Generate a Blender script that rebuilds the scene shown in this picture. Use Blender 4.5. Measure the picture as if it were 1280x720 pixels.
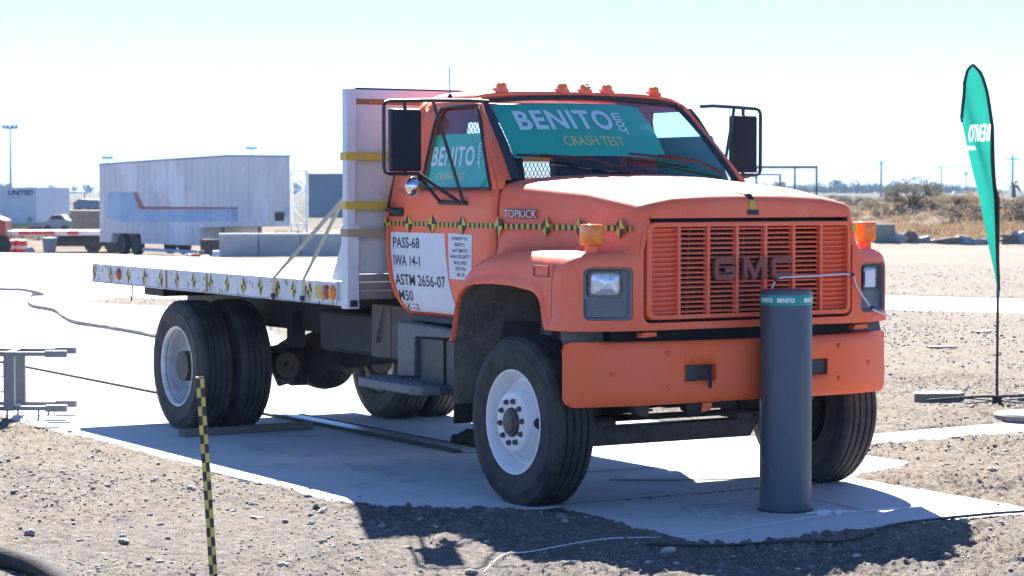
import bpy, bmesh, math, random
import numpy as np
from mathutils import Vector, Matrix, noise as mnoise
from mathutils.geometry import tessellate_polygon
R = math.radians
random.seed(7); rng = np.random.default_rng(7)
scn = bpy.context.scene
col = scn.collection
for o in list(bpy.data.objects): bpy.data.objects.remove(o)

# ------------------------------------------------------------------ camera
CAM = Vector((11.992, -8.323, 1.898)); YAW = 2.6027; PITCH = .0426
cd = bpy.data.cameras.new('camera'); cam = bpy.data.objects.new('camera', cd); col.objects.link(cam)
cam.location = CAM
look = Vector((math.cos(YAW)*math.cos(PITCH), math.sin(YAW)*math.cos(PITCH), -math.sin(PITCH)))
cam.rotation_euler = look.to_track_quat('-Z', 'Y').to_euler()
cd.sensor_width = 36; cd.lens = 2901.5/1280*36; cd.clip_start = .1; cd.clip_end = 60000
cd.dof.use_dof = True; cd.dof.focus_distance = 13.6; cd.dof.aperture_fstop = 6.3
scn.camera = cam
# ------------------------------------------------------------------ sky, sun, exposure
SUNK = Vector((1.18, -.54, -1.0))            # the way light travels: a 1 m post throws its tip this far
sun_to = (-SUNK).normalized()
elev = math.asin(sun_to.z); az = math.atan2(sun_to.x, sun_to.y)
w = bpy.data.worlds.new('World'); scn.world = w; w.use_nodes = True
nt = w.node_tree; bg = nt.nodes['Background']
sky = nt.nodes.new('ShaderNodeTexSky'); sky.sky_type = 'NISHITA'; sky.sun_disc = False
sky.sun_elevation = elev; sky.sun_rotation = az; sky.altitude = 1000; sky.air_density = .5; sky.dust_density = 0; sky.ozone_density = 9
nt.links.new(sky.outputs[0], bg.inputs[0]); bg.inputs[1].default_value = .086
sd = bpy.data.lights.new('sun', 'SUN'); sd.energy = 5.0; sd.angle = R(.53); sd.color = (1, .95, .88)
so = bpy.data.objects.new('sun', sd); col.objects.link(so); so.rotation_euler = SUNK.to_track_quat('-Z', 'Y').to_euler()
so.location = (-20, 9, 25)
vs = scn.view_settings; vs.view_transform = 'Standard'; vs.look = 'None'; vs.gamma = 1; vs.use_curve_mapping = False; vs.exposure = 2.15
scn.render.engine = 'CYCLES'
scn.cycles.max_bounces = 8; scn.cycles.transparent_max_bounces = 16; scn.cycles.volume_bounces = 0

# ------------------------------------------------------------------ materials
def M(name, c, rough=.6, metal=0., c2=None, scale=6., thr=(.35, .65), bump=0., bscale=60., spec=.5, coat=0., detail=6., c3=None, s3=40., thr3=(.6, .7), trans=0., coord='Object', streak=None):
    m = bpy.data.materials.new(name); m.use_nodes = True; t = m.node_tree; p = t.nodes['Principled BSDF']
    def N(k): return t.nodes.new(k)
    L = t.links.new
    p.inputs['Base Color'].default_value = (*c, 1); p.inputs['Roughness'].default_value = rough; p.inputs['Metallic'].default_value = metal
    p.inputs['Specular IOR Level'].default_value = spec; p.inputs['Coat Weight'].default_value = coat
    tc = N('ShaderNodeTexCoord'); src = tc.outputs[coord]
    if streak:
        mp = N('ShaderNodeMapping'); mp.inputs['Scale'].default_value = streak; L(src, mp.inputs[0]); src = mp.outputs[0]
    out = None
    if c2:
        n = N('ShaderNodeTexNoise'); n.inputs['Scale'].default_value = scale; n.inputs['Detail'].default_value = detail; n.inputs['Roughness'].default_value = .62; L(src, n.inputs['Vector'])
        mr = N('ShaderNodeMapRange'); mr.inputs[1].default_value, mr.inputs[2].default_value = thr; L(n.outputs[0], mr.inputs[0])
        mx = N('ShaderNodeMix'); mx.data_type = 'RGBA'; mx.inputs[6].default_value = (*c, 1); mx.inputs[7].default_value = (*c2, 1); L(mr.outputs[0], mx.inputs[0]); out = mx.outputs[2]
    if c3:
        n = N('ShaderNodeTexNoise'); n.inputs['Scale'].default_value = s3; n.inputs['Detail'].default_value = 8; n.inputs['Roughness'].default_value = .7; L(src, n.inputs['Vector'])
        mr = N('ShaderNodeMapRange'); mr.inputs[1].default_value, mr.inputs[2].default_value = thr3; L(n.outputs[0], mr.inputs[0])
        mx = N('ShaderNodeMix'); mx.data_type = 'RGBA'; L(mr.outputs[0], mx.inputs[0])
        if out: L(out, mx.inputs[6])
        else: mx.inputs[6].default_value = (*c, 1)
        mx.inputs[7].default_value = (*c3, 1); out = mx.outputs[2]
    if out: L(out, p.inputs['Base Color'])
    if bump:
        n = N('ShaderNodeTexNoise'); n.inputs['Scale'].default_value = bscale; n.inputs['Detail'].default_value = 5; L(tc.outputs[coord], n.inputs['Vector'])
        b = N('ShaderNodeBump'); b.inputs['Strength'].default_value = bump; b.inputs['Distance'].default_value = .02; L(n.outputs[0], b.inputs['Height']); L(b.outputs[0], p.inputs['Normal'])
    if trans:
        tr = N('ShaderNodeBsdfTranslucent'); ms = N('ShaderNodeMixShader'); ms.inputs[0].default_value = trans
        if out: L(out, tr.inputs[0])
        else: tr.inputs[0].default_value = (*c, 1)
        L(p.outputs[0], ms.inputs[1]); L(tr.outputs[0], ms.inputs[2]); L(ms.outputs[0], t.nodes['Material Output'].inputs[0])
    return m
def glass(name, tint=(.86, .95, .93), refl=.05):
    m = bpy.data.materials.new(name); m.use_nodes = True; t = m.node_tree
    for n in list(t.nodes):
        if n.type != 'OUTPUT_MATERIAL': t.nodes.remove(n)
    tr = t.nodes.new('ShaderNodeBsdfTransparent'); tr.inputs[0].default_value = (*tint, 1)
    gl = t.nodes.new('ShaderNodeBsdfGlossy'); gl.inputs['Roughness'].default_value = .03
    lw = t.nodes.new('ShaderNodeLayerWeight'); lw.inputs[0].default_value = .5; pw = t.nodes.new('ShaderNodeMath'); pw.operation = 'POWER'; pw.inputs[1].default_value = 4; t.links.new(lw.outputs['Facing'], pw.inputs[0])
    f = t.nodes.new('ShaderNodeMath'); f.operation = 'MULTIPLY_ADD'; f.inputs[1].default_value = .85; f.inputs[2].default_value = refl; t.links.new(pw.outputs[0], f.inputs[0])
    ms = t.nodes.new('ShaderNodeMixShader')
    t.links.new(f.outputs[0], ms.inputs[0]); t.links.new(tr.outputs[0], ms.inputs[1]); t.links.new(gl.outputs[0], ms.inputs[2])
    t.links.new(ms.outputs[0], t.nodes['Material Output'].inputs[0]); return m
def stripes(name, ca, cb, axis, period, checker_axis=None):
    m = bpy.data.materials.new(name); m.use_nodes = True; t = m.node_tree; p = t.nodes['Principled BSDF']; L = t.links.new
    tc = t.nodes.new('ShaderNodeTexCoord'); sp = t.nodes.new('ShaderNodeSeparateXYZ'); L(tc.outputs['Object'], sp.inputs[0])
    def step(out, per):
        a = t.nodes.new('ShaderNodeMath'); a.operation = 'MULTIPLY'; a.inputs[1].default_value = 1/per; L(out, a.inputs[0])
        b = t.nodes.new('ShaderNodeMath'); b.operation = 'FLOOR'; L(a.outputs[0], b.inputs[0]); return b.outputs[0]
    s = step(sp.outputs[axis], period/2)
    if checker_axis is not None:
        s2 = step(sp.outputs[checker_axis[0]], checker_axis[1]); ad = t.nodes.new('ShaderNodeMath'); ad.operation = 'ADD'; L(s, ad.inputs[0]); L(s2, ad.inputs[1]); s = ad.outputs[0]
    md = t.nodes.new('ShaderNodeMath'); md.operation = 'FLOORED_MODULO'; md.inputs[1].default_value = 2; L(s, md.inputs[0])
    mx = t.nodes.new('ShaderNodeMix'); mx.data_type = 'RGBA'; mx.inputs[6].default_value = (*ca, 1); mx.inputs[7].default_value = (*cb, 1); L(md.outputs[0], mx.inputs[0])
    nz = t.nodes.new('ShaderNodeTexNoise'); nz.inputs['Scale'].default_value = 30; L(tc.outputs['Object'], nz.inputs['Vector'])
    mr = t.nodes.new('ShaderNodeMapRange'); mr.inputs[3].default_value = .65; mr.inputs[4].default_value = 1.1; L(nz.outputs[0], mr.inputs[0])
    ml = t.nodes.new('ShaderNodeMix'); ml.data_type = 'RGBA'; ml.blend_type = 'MULTIPLY'; ml.inputs[0].default_value = 1; L(mx.outputs[2], ml.inputs[6]); L(mr.outputs[0], ml.inputs[7])
    L(ml.outputs[2], p.inputs['Base Color']); p.inputs['Roughness'].default_value = .5; return m
MT = dict(
 paint=M('orange paint', (.90, .152, .062), .5, c2=(.89, .21, .115), scale=1.6, thr=(.35, .7), c3=(.80, .30, .21), s3=7, thr3=(.56, .9), bump=.05, bscale=4.5, spec=.35),
 bumper=M('bumper orange paint', (.90, .132, .034), .5, c2=(.88, .16, .06), scale=2.2, c3=(.5, .13, .08), s3=22, thr3=(.66, .75), bump=.03, bscale=18, spec=.35),
 black=M('black trim', (.018, .02, .024), .45, c2=(.035, .037, .04), scale=9),
 mirrorshell=M('mirror shell', (.010, .014, .024), .6, spec=.25),
 greyplast=M('grey headlight surround', (.15, .16, .175), .5, c2=(.20, .205, .21), scale=12),
 rubber=M('tyre rubber', (.022, .023, .025), .75, c2=(.062, .057, .052), scale=5, bump=.1, bscale=90, spec=.3),
 flap=M('mud flap rubber', (.022, .022, .022), .85, c2=(.05, .046, .042), scale=18, bump=.5, bscale=60, spec=.15),
 wheelwhite=M('white wheel paint', (.74, .74, .73), .4, c2=(.64, .64, .63), scale=6, c3=(.30, .22, .17), s3=16, thr3=(.66, .78), bump=.03),
 steelwheel=M('grey wheel paint', (.66, .66, .66), .4, .1, c2=(.48, .47, .46), scale=8),
 hub=M('hub iron', (.045, .042, .042), .5, .3, c2=(.08, .075, .07), scale=20),
 nut=M('nut steel', (.16, .15, .14), .4, .6, c2=(.07, .05, .04), scale=60),
 chassis=M('chassis black', (.009, .009, .010), .7, c2=(.03, .027, .024), scale=6, thr=(.45, .8), bump=.1, bscale=40),
 oily=M('axle iron', (.03, .028, .027), .6, c2=(.075, .06, .05), scale=9, bump=.25, bscale=40),
 well=M('wheel well lining', (.20, .18, .155), .75, c2=(.12, .105, .09), scale=5, thr=(.4, .6), c3=(.30, .265, .225), s3=15, thr3=(.56, .72), bump=.3, bscale=30),
 stepgrey=M('step grey plastic', (.075, .085, .10), .5, c2=(.11, .12, .13), scale=10, bump=.1),
 underbrown=M('under cab sheet', (.06, .055, .052), .7, c2=(.10, .09, .082), scale=5),
 bedwhite=M('white rail paint with rust', (.62, .63, .64), .45, c2=(.52, .52, .52), scale=3, c3=(.13, .085, .06), s3=17, thr3=(.565, .61), bump=.06),
 headwhite=M('white headboard paint', (.64, .66, .69), .45, c2=(.55, .57, .60), scale=4, c3=(.22, .12, .07), s3=9, thr3=(.72, .76), bump=.05),
 headpanel=M('headboard sheet', (.60, .67, .66), .5, c2=(.54, .60, .59), scale=3, c3=(.16, .09, .06), s3=7, thr3=(.70, .74), bump=.06, streak=(1, 1, .5)),
 rust=M('rust', (.23, .105, .05), .8, c2=(.36, .22, .14), scale=16, bump=.2),
 deck=M('deck board', (.30, .285, .27), .7, c2=(.17, .155, .14), scale=3, thr=(.35, .7), bump=.15, bscale=20, streak=(.3, 3, 1)),
 yellowtape=M('yellow tape', (.56, .43, .035), .5, c2=(.50, .40, .09), scale=12),
 tan=M('tan webbing', (.40, .32, .19), .8, c2=(.33, .27, .17), scale=14),
 strap=M('cream webbing', (.50, .46, .32), .85, c2=(.42, .38, .27), scale=40),
 greywood=M('weathered wood', (.22, .20, .185), .85, c2=(.33, .28, .23), scale=5, bump=.25, streak=(1, .15, 1)),
 yellow=M('target yellow', (.62, .46, .03), .5), dark=M('target black', (.015, .015, .018), .5),
 tape=stripes('yellow and black tape', (.62, .46, .03), (.015, .015, .018), 0, .056),
 chrome=M('chrome', (.75, .76, .78), .12, 1.0, c2=(.6, .6, .6), scale=20),
 amber=M('amber lens', (.85, .30, .015), .15, c2=(.72, .2, .01), scale=14, spec=.7, trans=.15),
 redlens=M('red lens', (.35, .05, .02), .2, spec=.7),
 lens=M('headlamp glass', (.55, .60, .66), .12, .35, c2=(.75, .8, .85), scale=16, thr=(.45, .55), spec=.8),
 glass=glass('cab glass'), lampglass=glass('lamp glass', (.95, .97, 1)),
 teal=M('teal banner vinyl', (.012, .47, .30), .5, c2=(.012, .43, .275), scale=4, bump=.1, bscale=8),
 white=M('white print', (.86, .87, .86), .5), gold=M('gold print', (.82, .72, .22), .5),
 paper=M('white placard', (.68, .71, .76), .45, c2=(.62, .65, .70), scale=5, bump=.05, bscale=10), ink=M('black print', (.02, .02, .022), .6),
 letteredge=M('badge edge', (.36, .36, .38), .3, .6), flagwhite=M('white flag print', (.86, .87, .87), .7, trans=.6), plank=M('old brown plank', (.12, .095, .08), .9, c2=(.18, .145, .12), scale=5, bump=.25, streak=(1, .15, 1)), letterred=M('badge red', (.26, .035, .025), .4), badge=M('silver badge', (.5, .5, .55), .3, .7),
 interior=M('cab interior', (.028, .03, .034), .8, c2=(.05, .05, .052), scale=5), seat=M('seat vinyl', (.045, .045, .05), .6),
 alu=M('galvanised steel', (.20, .21, .22), .5, .2, c2=(.16, .165, .17), scale=8),
 bollard=M('bollard grey steel', (.085, .10, .118), .45, .2, c2=(.068, .082, .096), scale=5, c3=(.14, .14, .14), s3=7, thr3=(.58, .8), bump=.05, bscale=30, streak=(1, 1, .25)),
 bband=M('teal band', (.01, .30, .24), .45),
 cablewhite=M('white cable', (.62, .63, .66), .5), cableblack=M('black cable', (.02, .02, .022), .55),
 railsteel=M('rail steel', (.42, .43, .44), .4, .3, c2=(.3, .3, .3), scale=7), raildark=M('rail groove', (.05, .048, .045), .8),
 tar=M('crack filler', (.16, .15, .14), .9, c2=(.26, .24, .22), scale=8),
 flag=M('teal flag cloth', (.012, .22, .165), .7, c2=(.012, .245, .185), scale=3, trans=.42), flagdark=M('black flag sleeve', (.015, .016, .02), .7),
 stoneslab=M('concrete paver', (.19, .185, .175), .85, c2=(.14, .135, .13), scale=9, bump=.2),
)
# ------------------------------------------------------------------ mesh helpers
class MB:
    def __init__(s): s.v = []; s.f = []; s.mi = []
    def add(s, vs, fs, mi=0):
        o = len(s.v); s.v += [tuple(v) for v in vs]; s.f += [tuple(i+o for i in f) for f in fs]; s.mi += [mi]*len(fs); return s
    def box(s, x0, x1, y0, y1, z0, z1, mi=0):
        return s.add([(x, y, z) for z in (z0, z1) for y in (y0, y1) for x in (x0, x1)], [(0, 2, 3, 1), (4, 5, 7, 6), (0, 1, 5, 4), (2, 6, 7, 3), (0, 4, 6, 2), (1, 3, 7, 5)], mi)
    def obox(s, c, sx, sy, sz, rot=None, mi=0):
        rot = rot or Matrix.Identity(3); c = Vector(c)
        return s.add([c+rot@Vector((x*sx/2, y*sy/2, z*sz/2)) for z in (-1, 1) for y in (-1, 1) for x in (-1, 1)], [(0, 2, 3, 1), (4, 5, 7, 6), (0, 1, 5, 4), (2, 6, 7, 3), (0, 4, 6, 2), (1, 3, 7, 5)], mi)
    def bar(s, a, b, wd, ht, up=(0, 0, 1), mi=0):
        a = Vector(a); b = Vector(b); d = (b-a).normalized(); r = d.cross(Vector(up)).normalized(); u = r.cross(d)
        return s.add([p+r*wd/2*i+u*ht/2*j for p in (a, b) for (i, j) in ((-1, -1), (1, -1), (1, 1), (-1, 1))], [(3, 2, 1, 0), (4, 5, 6, 7), (0, 1, 5, 4), (1, 2, 6, 5), (2, 3, 7, 6), (3, 0, 4, 7)], mi)
    def tube(s, pts, r, n=8, mi=0, cap=True):
        pts = [Vector(p) for p in pts]; vs = []; fs = []; prev = None
        rr = r if isinstance(r, (list, tuple)) else [r]*len(pts)
        for i, p in enumerate(pts):
            d = (pts[min(i+1, len(pts)-1)]-pts[max(i-1, 0)])
            d = d.normalized() if d.length > 1e-9 else Vector((0, 0, 1))
            if prev is None:
                a = Vector((0, 0, 1)) if abs(d.z) < .9 else Vector((1, 0, 0)); u = d.cross(a).normalized()
            else:
                u = (prev-d*prev.dot(d)).normalized()
            prev = u; v = d.cross(u)
            for k in range(n):
                t = 2*math.pi*k/n; vs.append(p+(u*math.cos(t)+v*math.sin(t))*rr[i])
        for i in range(len(pts)-1):
            for k in range(n): a = i*n+k; b = i*n+(k+1) % n; fs.append((a, b, b+n, a+n))
        if cap: fs += [tuple(range(n))[::-1], tuple(range((len(pts)-1)*n, len(pts)*n))]
        return s.add(vs, fs, mi)
    def lathe(s, prof, n=32, axis='z', c=(0, 0, 0), mi=0, a0=0, cap=False):
        vs = []; fs = []; c = Vector(c)
        for (r, h) in prof:
            for k in range(n):
                t = 2*math.pi*k/n+a0; a, b = r*math.cos(t), r*math.sin(t)
                vs.append(c+(Vector((a, b, h)) if axis == 'z' else Vector((b, h, a)) if axis == 'y' else Vector((h, a, b))))
        for i in range(len(prof)-1):
            for k in range(n): a = i*n+k; b = i*n+(k+1) % n; fs.append((a, b, b+n, a+n))
        if cap: fs += [tuple(range(n))[::-1], tuple(range((len(prof)-1)*n, len(prof)*n))]
        return s.add(vs, fs, mi)
    def grid(s, rows, mi=0, closed=False):
        n = len(rows[0]); vs = [p for r in rows for p in r]; fs = []
        for i in range(len(rows)-1):
            for k in range(n if closed else n-1):
                a = i*n+k; b = i*n+(k+1) % n; fs.append((a, b, b+n, a+n))
        return s.add(vs, fs, mi)
    def prism(s, poly, fn, mi=0):
        """poly: 2-D outline; fn(a, b, t) -> 3-D point, t = 0 or 1"""
        n = len(poly); vs = [fn(a, b, 0) for a, b in poly]+[fn(a, b, 1) for a, b in poly]
        tr = tessellate_polygon([[Vector((a, b, 0)) for a, b in poly]])
        fs = [tuple(t) for t in tr]+[tuple(i+n for i in reversed(t)) for t in tr]+[(i, (i+1) % n, (i+1) % n+n, i+n) for i in range(n)]
        return s.add(vs, fs, mi)
    def build(s, name, mat, parent=None, smooth=40, bevel=0, solid=0, ref=None, recalc=True):
        me = bpy.data.meshes.new(name); me.from_pydata([tuple(v) for v in s.v], [], s.f)
        mats = mat if isinstance(mat, (list, tuple)) else [mat]
        for m in mats: me.materials.append(MT[m] if isinstance(m, str) else m)
        if len(mats) > 1: me.polygons.foreach_set('material_index', s.mi)
        if recalc:
            bm = bmesh.new(); bm.from_mesh(me); bmesh.ops.remove_doubles(bm, verts=bm.verts, dist=1e-5); bmesh.ops.recalc_face_normals(bm, faces=bm.faces)
            if ref is not None:
                bm.normal_update(); rv = Vector(ref); bmesh.ops.reverse_faces(bm, faces=[f for f in bm.faces if f.normal.dot(f.calc_center_median()-rv) < 0])
            bm.to_mesh(me); bm.free()
        if smooth:
            me.polygons.foreach_set('use_smooth', [True]*len(me.polygons)); me.set_sharp_from_angle(angle=R(smooth))
        o = link(name, me, parent)
        if solid: md = o.modifiers.new('solid', 'SOLIDIFY'); md.thickness = solid; md.offset = -1
        if bevel: md = o.modifiers.new('bevel', 'BEVEL'); md.width = bevel; md.segments = 2; md.limit_method = 'ANGLE'; md.angle_limit = R(40)
        return o
def link(name, me, parent=None):
    o = bpy.data.objects.new(name, me); col.objects.link(o)
    if parent is not None: o.parent = parent
    return o
def tag(o, label, cat, group=None):
    o['label'] = label; o['category'] = cat
    if group: o['group'] = group
    return o
def struct(o): o['kind'] = 'structure'; return o
def thing(name, label, cat, loc=(0, 0, 0), rz=0, group=None):
    o = bpy.data.objects.new(name, None); col.objects.link(o); o.location = loc; o.rotation_euler = (0, 0, rz); o.empty_display_size = .1
    return tag(o, label, cat, group)
def copy_tree(o, parent=None):
    c = o.copy(); col.objects.link(c); c.parent = parent
    for ch in list(o.children): copy_tree(ch, c)
    return c
def interp(x, xs, ys): return float(np.interp(x, xs, ys))
def rrect(y0, y1, z0, z1, r, n=4):
    P = []
    for cy, cz, a in ((y1-r, z1-r, 0), (y0+r, z1-r, 90), (y0+r, z0+r, 180), (y1-r, z0+r, 270)):
        for i in range(n+1): t = R(a+90*i/n); P.append((cy+r*math.cos(t), cz+r*math.sin(t)))
    return P
_txt = {}
def text2d(s, size=1., bold=0., spacing=1.):
    """outline mesh of a line of lettering: ([(x, y)], tris), left at 0, baseline 0"""
    cu = bpy.data.curves.new('t', 'FONT'); cu.body = s; cu.size = size; cu.offset = bold*size; cu.space_character = spacing; cu.resolution_u = 3
    ob = bpy.data.objects.new('t', cu); col.objects.link(ob); bpy.context.view_layer.update()
    me = bpy.data.meshes.new_from_object(ob.evaluated_get(bpy.context.evaluated_depsgraph_get()))
    vs = [(v.co.x, v.co.y) for v in me.vertices]; fs = [tuple(p.vertices) for p in me.polygons]
    bpy.data.objects.remove(ob); bpy.data.curves.remove(cu); bpy.data.meshes.remove(me)
    x0 = min(v[0] for v in vs); return [(x-x0, y) for x, y in vs], fs
def lettering(s, width, height, fn, mat, parent, bold=0., name='lettering', spacing=1., mb=None):
    """fit a line of lettering to width x height, map (a, b) in metres through fn"""
    vs, fs = text2d(s, 1, bold, spacing)
    x1 = max(v[0] for v in vs); y0 = min(v[1] for v in vs); y1 = max(v[1] for v in vs)
    m = mb or MB(); m.add([fn(x/x1*width, (y-y0)/(y1-y0)*height) for x, y in vs], fs)
    if mb: return m
    return m.build(name, mat, parent, smooth=0, recalc=False)
# ================================================================== ground, concrete, hills
def ragged(poly, step=.5, amp=.012, seed=0):
    out = []; r = random.Random(seed)
    for i in range(len(poly)):
        a = Vector(poly[i]); b = Vector(poly[(i+1) % len(poly)]); L = (b-a).length; n = max(1, min(60, int(L/step))); nrm = Vector((-(b-a).y, (b-a).x)).normalized()
        for k in range(n): p = a.lerp(b, k/n); out.append(tuple(p+nrm*(r.uniform(-amp, amp) if k else 0)))
    return out
RUN = [(-95, -2.12), (-40, -2.1), (-6, -2.09), (-.62, -2.05), (-.25, -1.85), (.06, -1.60), (.22, -1.3), (.25, -.96), (.25, 1.40), (.08, 1.42), (-.35, 2.33), (-6, 2.5), (-12, 3.4), (-21.8, 6.7), (-23.5, 5.9), (-25.3, 5.45), (-26.4, 6.6), (-24.4, 8.0), (-16.1, 15.4), (-14.4, 16.5), (24, 39.5), (22, 43.5), (-17.6, 19.9), (-20, 18.7), (-36, 20.5), (-52, 16.2), (-57, 13), (-68, 9.5), (-95, 4)]
PAD = [(.25, -.96), (1.2, -1.08), (2.03, -1.14), (2.06, .2), (1.97, 1.36), (.25, 1.40)]
LANE = [(-2.05, 2.42), (-1.42, 2.40), (-1.38, 3.0), (-1.44, 4.4), (-1.7, 9), (-2.4, 9), (-2.15, 4.9), (-2.02, 3.4)]
SHEETS = [('runway', RUN), ('bollard_pad', PAD), ('side_lane', LANE)]
conc = M('concrete', (.56, .555, .545), .85, c2=(.46, .455, .445), scale=.9, thr=(.3, .72), c3=(.24, .225, .205), s3=2.1, thr3=(.56, .74), bump=.12, bscale=55)
conc2 = M('pad concrete', (.54, .535, .525), .8, c2=(.46, .455, .445), scale=1.4, thr=(.3, .7), c3=(.25, .24, .23), s3=5, thr3=(.66, .9), bump=.10, bscale=70)
for nm, P in SHEETS:
    q = ragged(P, .35, .012 if nm != 'bollard_pad' else .008, hash(nm) % 99 if False else len(nm)); m = MB(); z0 = {'runway': 0., 'bollard_pad': .004, 'side_lane': -.004}[nm]
    m.prism(q, lambda a, b, t: (a, b, z0-.14*(1-t))); struct(m.build(nm, conc2 if nm == 'bollard_pad' else conc, None, 0))
def sdist(P, X, Y):
    """signed distance of points to polygon, inside negative"""
    d = np.full(X.shape, 1e9); ins = np.zeros(X.shape, bool); n = len(P)
    for i in range(n):
        ax, ay = P[i]; bx_, by = P[(i+1) % n]; ex, ey = bx_-ax, by-ay; t = np.clip(((X-ax)*ex+(Y-ay)*ey)/(ex*ex+ey*ey), 0, 1)
        d = np.minimum(d, np.hypot(X-ax-t*ex, Y-ay-t*ey))
        c = ((ay > Y) != (by > Y)) & (X < (bx_-ax)*(Y-ay)/(by-ay+1e-12)+ax); ins ^= c
    return np.where(ins, -d, d)
def _h(ix, iy, s): 
    v = np.sin(ix*127.1+iy*311.7+s*74.7)*43758.5453; return v-np.floor(v)
def vnoise(X, Y, s=0):
    ix = np.floor(X); iy = np.floor(Y); fx_ = X-ix; fy = Y-iy; fx_ = fx_*fx_*(3-2*fx_); fy = fy*fy*(3-2*fy)
    return (_h(ix, iy, s)*(1-fx_)+_h(ix+1, iy, s)*fx_)*(1-fy)+(_h(ix, iy+1, s)*(1-fx_)+_h(ix+1, iy+1, s)*fx_)*fy-.5
def fbm(X, Y, f, o, s=0):
    r = 0; a = 1.
    for k in range(o): r = r+a*vnoise(X*f, Y*f, s+k); f *= 2.03; a *= .5
    return r
def sm(x, a, b): t = np.clip((x-a)/(b-a), 0, 1); return t*t*(3-2*t)
FWD = np.array([math.cos(YAW), math.sin(YAW)]); RGT = np.array([math.sin(YAW), -math.cos(YAW)])
def ground_z(X, Y):
    X = np.asarray(X, float); Y = np.asarray(Y, float)
    D = (X-12)*FWD[0]+(Y+8.3)*FWD[1]; S = (X-12)*RGT[0]+(Y+8.3)*RGT[1]      # along and across the long view over the site
    dist = np.hypot(X-12, Y+8.3)
    near = 1-sm(dist, 48, 78)
    z = .012+near*(.035*fbm(X, Y, .55, 3, 1)+.024*fbm(X, Y, 2.6, 3, 5)+.013*fbm(X, Y, 11., 2, 9)+.030*(np.abs(fbm(X, Y, 17., 3, 15))-.2)*np.clip(1.2+2.5*fbm(X, Y, 1.1, 2, 71), .15, 2.2))+(1-near)*.10*fbm(X, Y, .16, 3, 3)
    # spoil heaped beside the pad and along the cable in front of it
    z += .05*np.exp(-(((X-.75)/.65)**2+((Y+1.75)/.45)**2))*(1+.6*fbm(X, Y, 6, 2, 2))
    z += .030*np.exp(-((X-2.22)/.16)**2)*sm(Y, -1.5, -.8)*(1-sm(Y, 1.6, 2.4))
    # yard beyond the apron on the left lies lower, scrub with banks on the right
    z += -1.0*sm(dist, 64, 84)*(1-sm(S/np.maximum(D, 1), .02, .10))
    right = sm(S/np.maximum(D, 1), .05, .12)*sm(D, 74, 84)
    z += right*((.5*sm(D, 79, 96))+1.0*np.maximum(0, fbm(X, Y, .085, 3, 21)+.10)+.55*fbm(X, Y, .3, 3, 31))*(1-.8*sm(D, 170, 420))
    for cx, cy_, hh, rr in BANKS: z += hh*np.exp(-((X-cx)**2+(Y-cy_)**2)/rr**2)
    for _, P in SHEETS:
        xs_ = [p[0] for p in P]; ys_ = [p[1] for p in P]
        k = (X > min(xs_)-1) & (X < max(xs_)+1) & (Y > min(ys_)-1) & (Y < max(ys_)+1)
        if k.any():
            d = sdist(P, X[k], Y[k]); d = d+.05*fbm(X[k], Y[k], 3.1, 3, 44)
            z[k] = np.where(d < 0.0, np.minimum(z[k], np.maximum(-.10, .012+d*.6)), z[k])
    return z
BANKS = [(-83, 76, .8, 5.0), (-62, 62.5, .5, 5), (-57, 64, .6, 3.2), (-90, 90, .7, 7), (-76, 60, .6, 4.5)]
def gz(x, y): return float(ground_z(np.array([x]), np.array([y]))[0])
# one ground sheet: rings widening outwards, fine where the photograph looks
ang = np.concatenate([np.linspace(-13.6, 13.6, 620), np.linspace(13.6, 346.4, 120)[1:-1]])*math.pi/180
rad = np.concatenate([[.01, 2.5], np.concatenate([np.geomspace(6, 9.2, 40)[:-1], np.geomspace(9.2, 24, 560)[:-1], np.geomspace(24, 60, 230)]), np.geomspace(61, 400, 110), np.geomspace(440, 7600, 24)])
A_, R_ = np.meshgrid(ang, rad); GXx = 12+R_*np.cos(YAW-A_); GYy = -8.3+R_*np.sin(YAW-A_)
GZz = ground_z(GXx, GYy); na = len(ang); nr = len(rad)
me = bpy.data.meshes.new('ground'); V = np.stack([GXx, GYy, GZz], -1).reshape(-1, 3)
ii, jj = np.meshgrid(np.arange(nr-1), np.arange(na), indexing='ij'); a = ii*na+jj; b = ii*na+(jj+1) % na
F = np.stack([a, a+na, b+na, b], -1).reshape(-1, 4)
me.vertices.add(len(V)); me.vertices.foreach_set('co', V.ravel()); me.loops.add(F.size); me.loops.foreach_set('vertex_index', F.ravel().astype(np.int32))
me.polygons.add(len(F)); me.polygons.foreach_set('loop_start', np.arange(0, F.size, 4, dtype=np.int32)); me.polygons.foreach_set('use_smooth', [True]*len(F)); me.update(calc_edges=True); me.validate()
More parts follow.
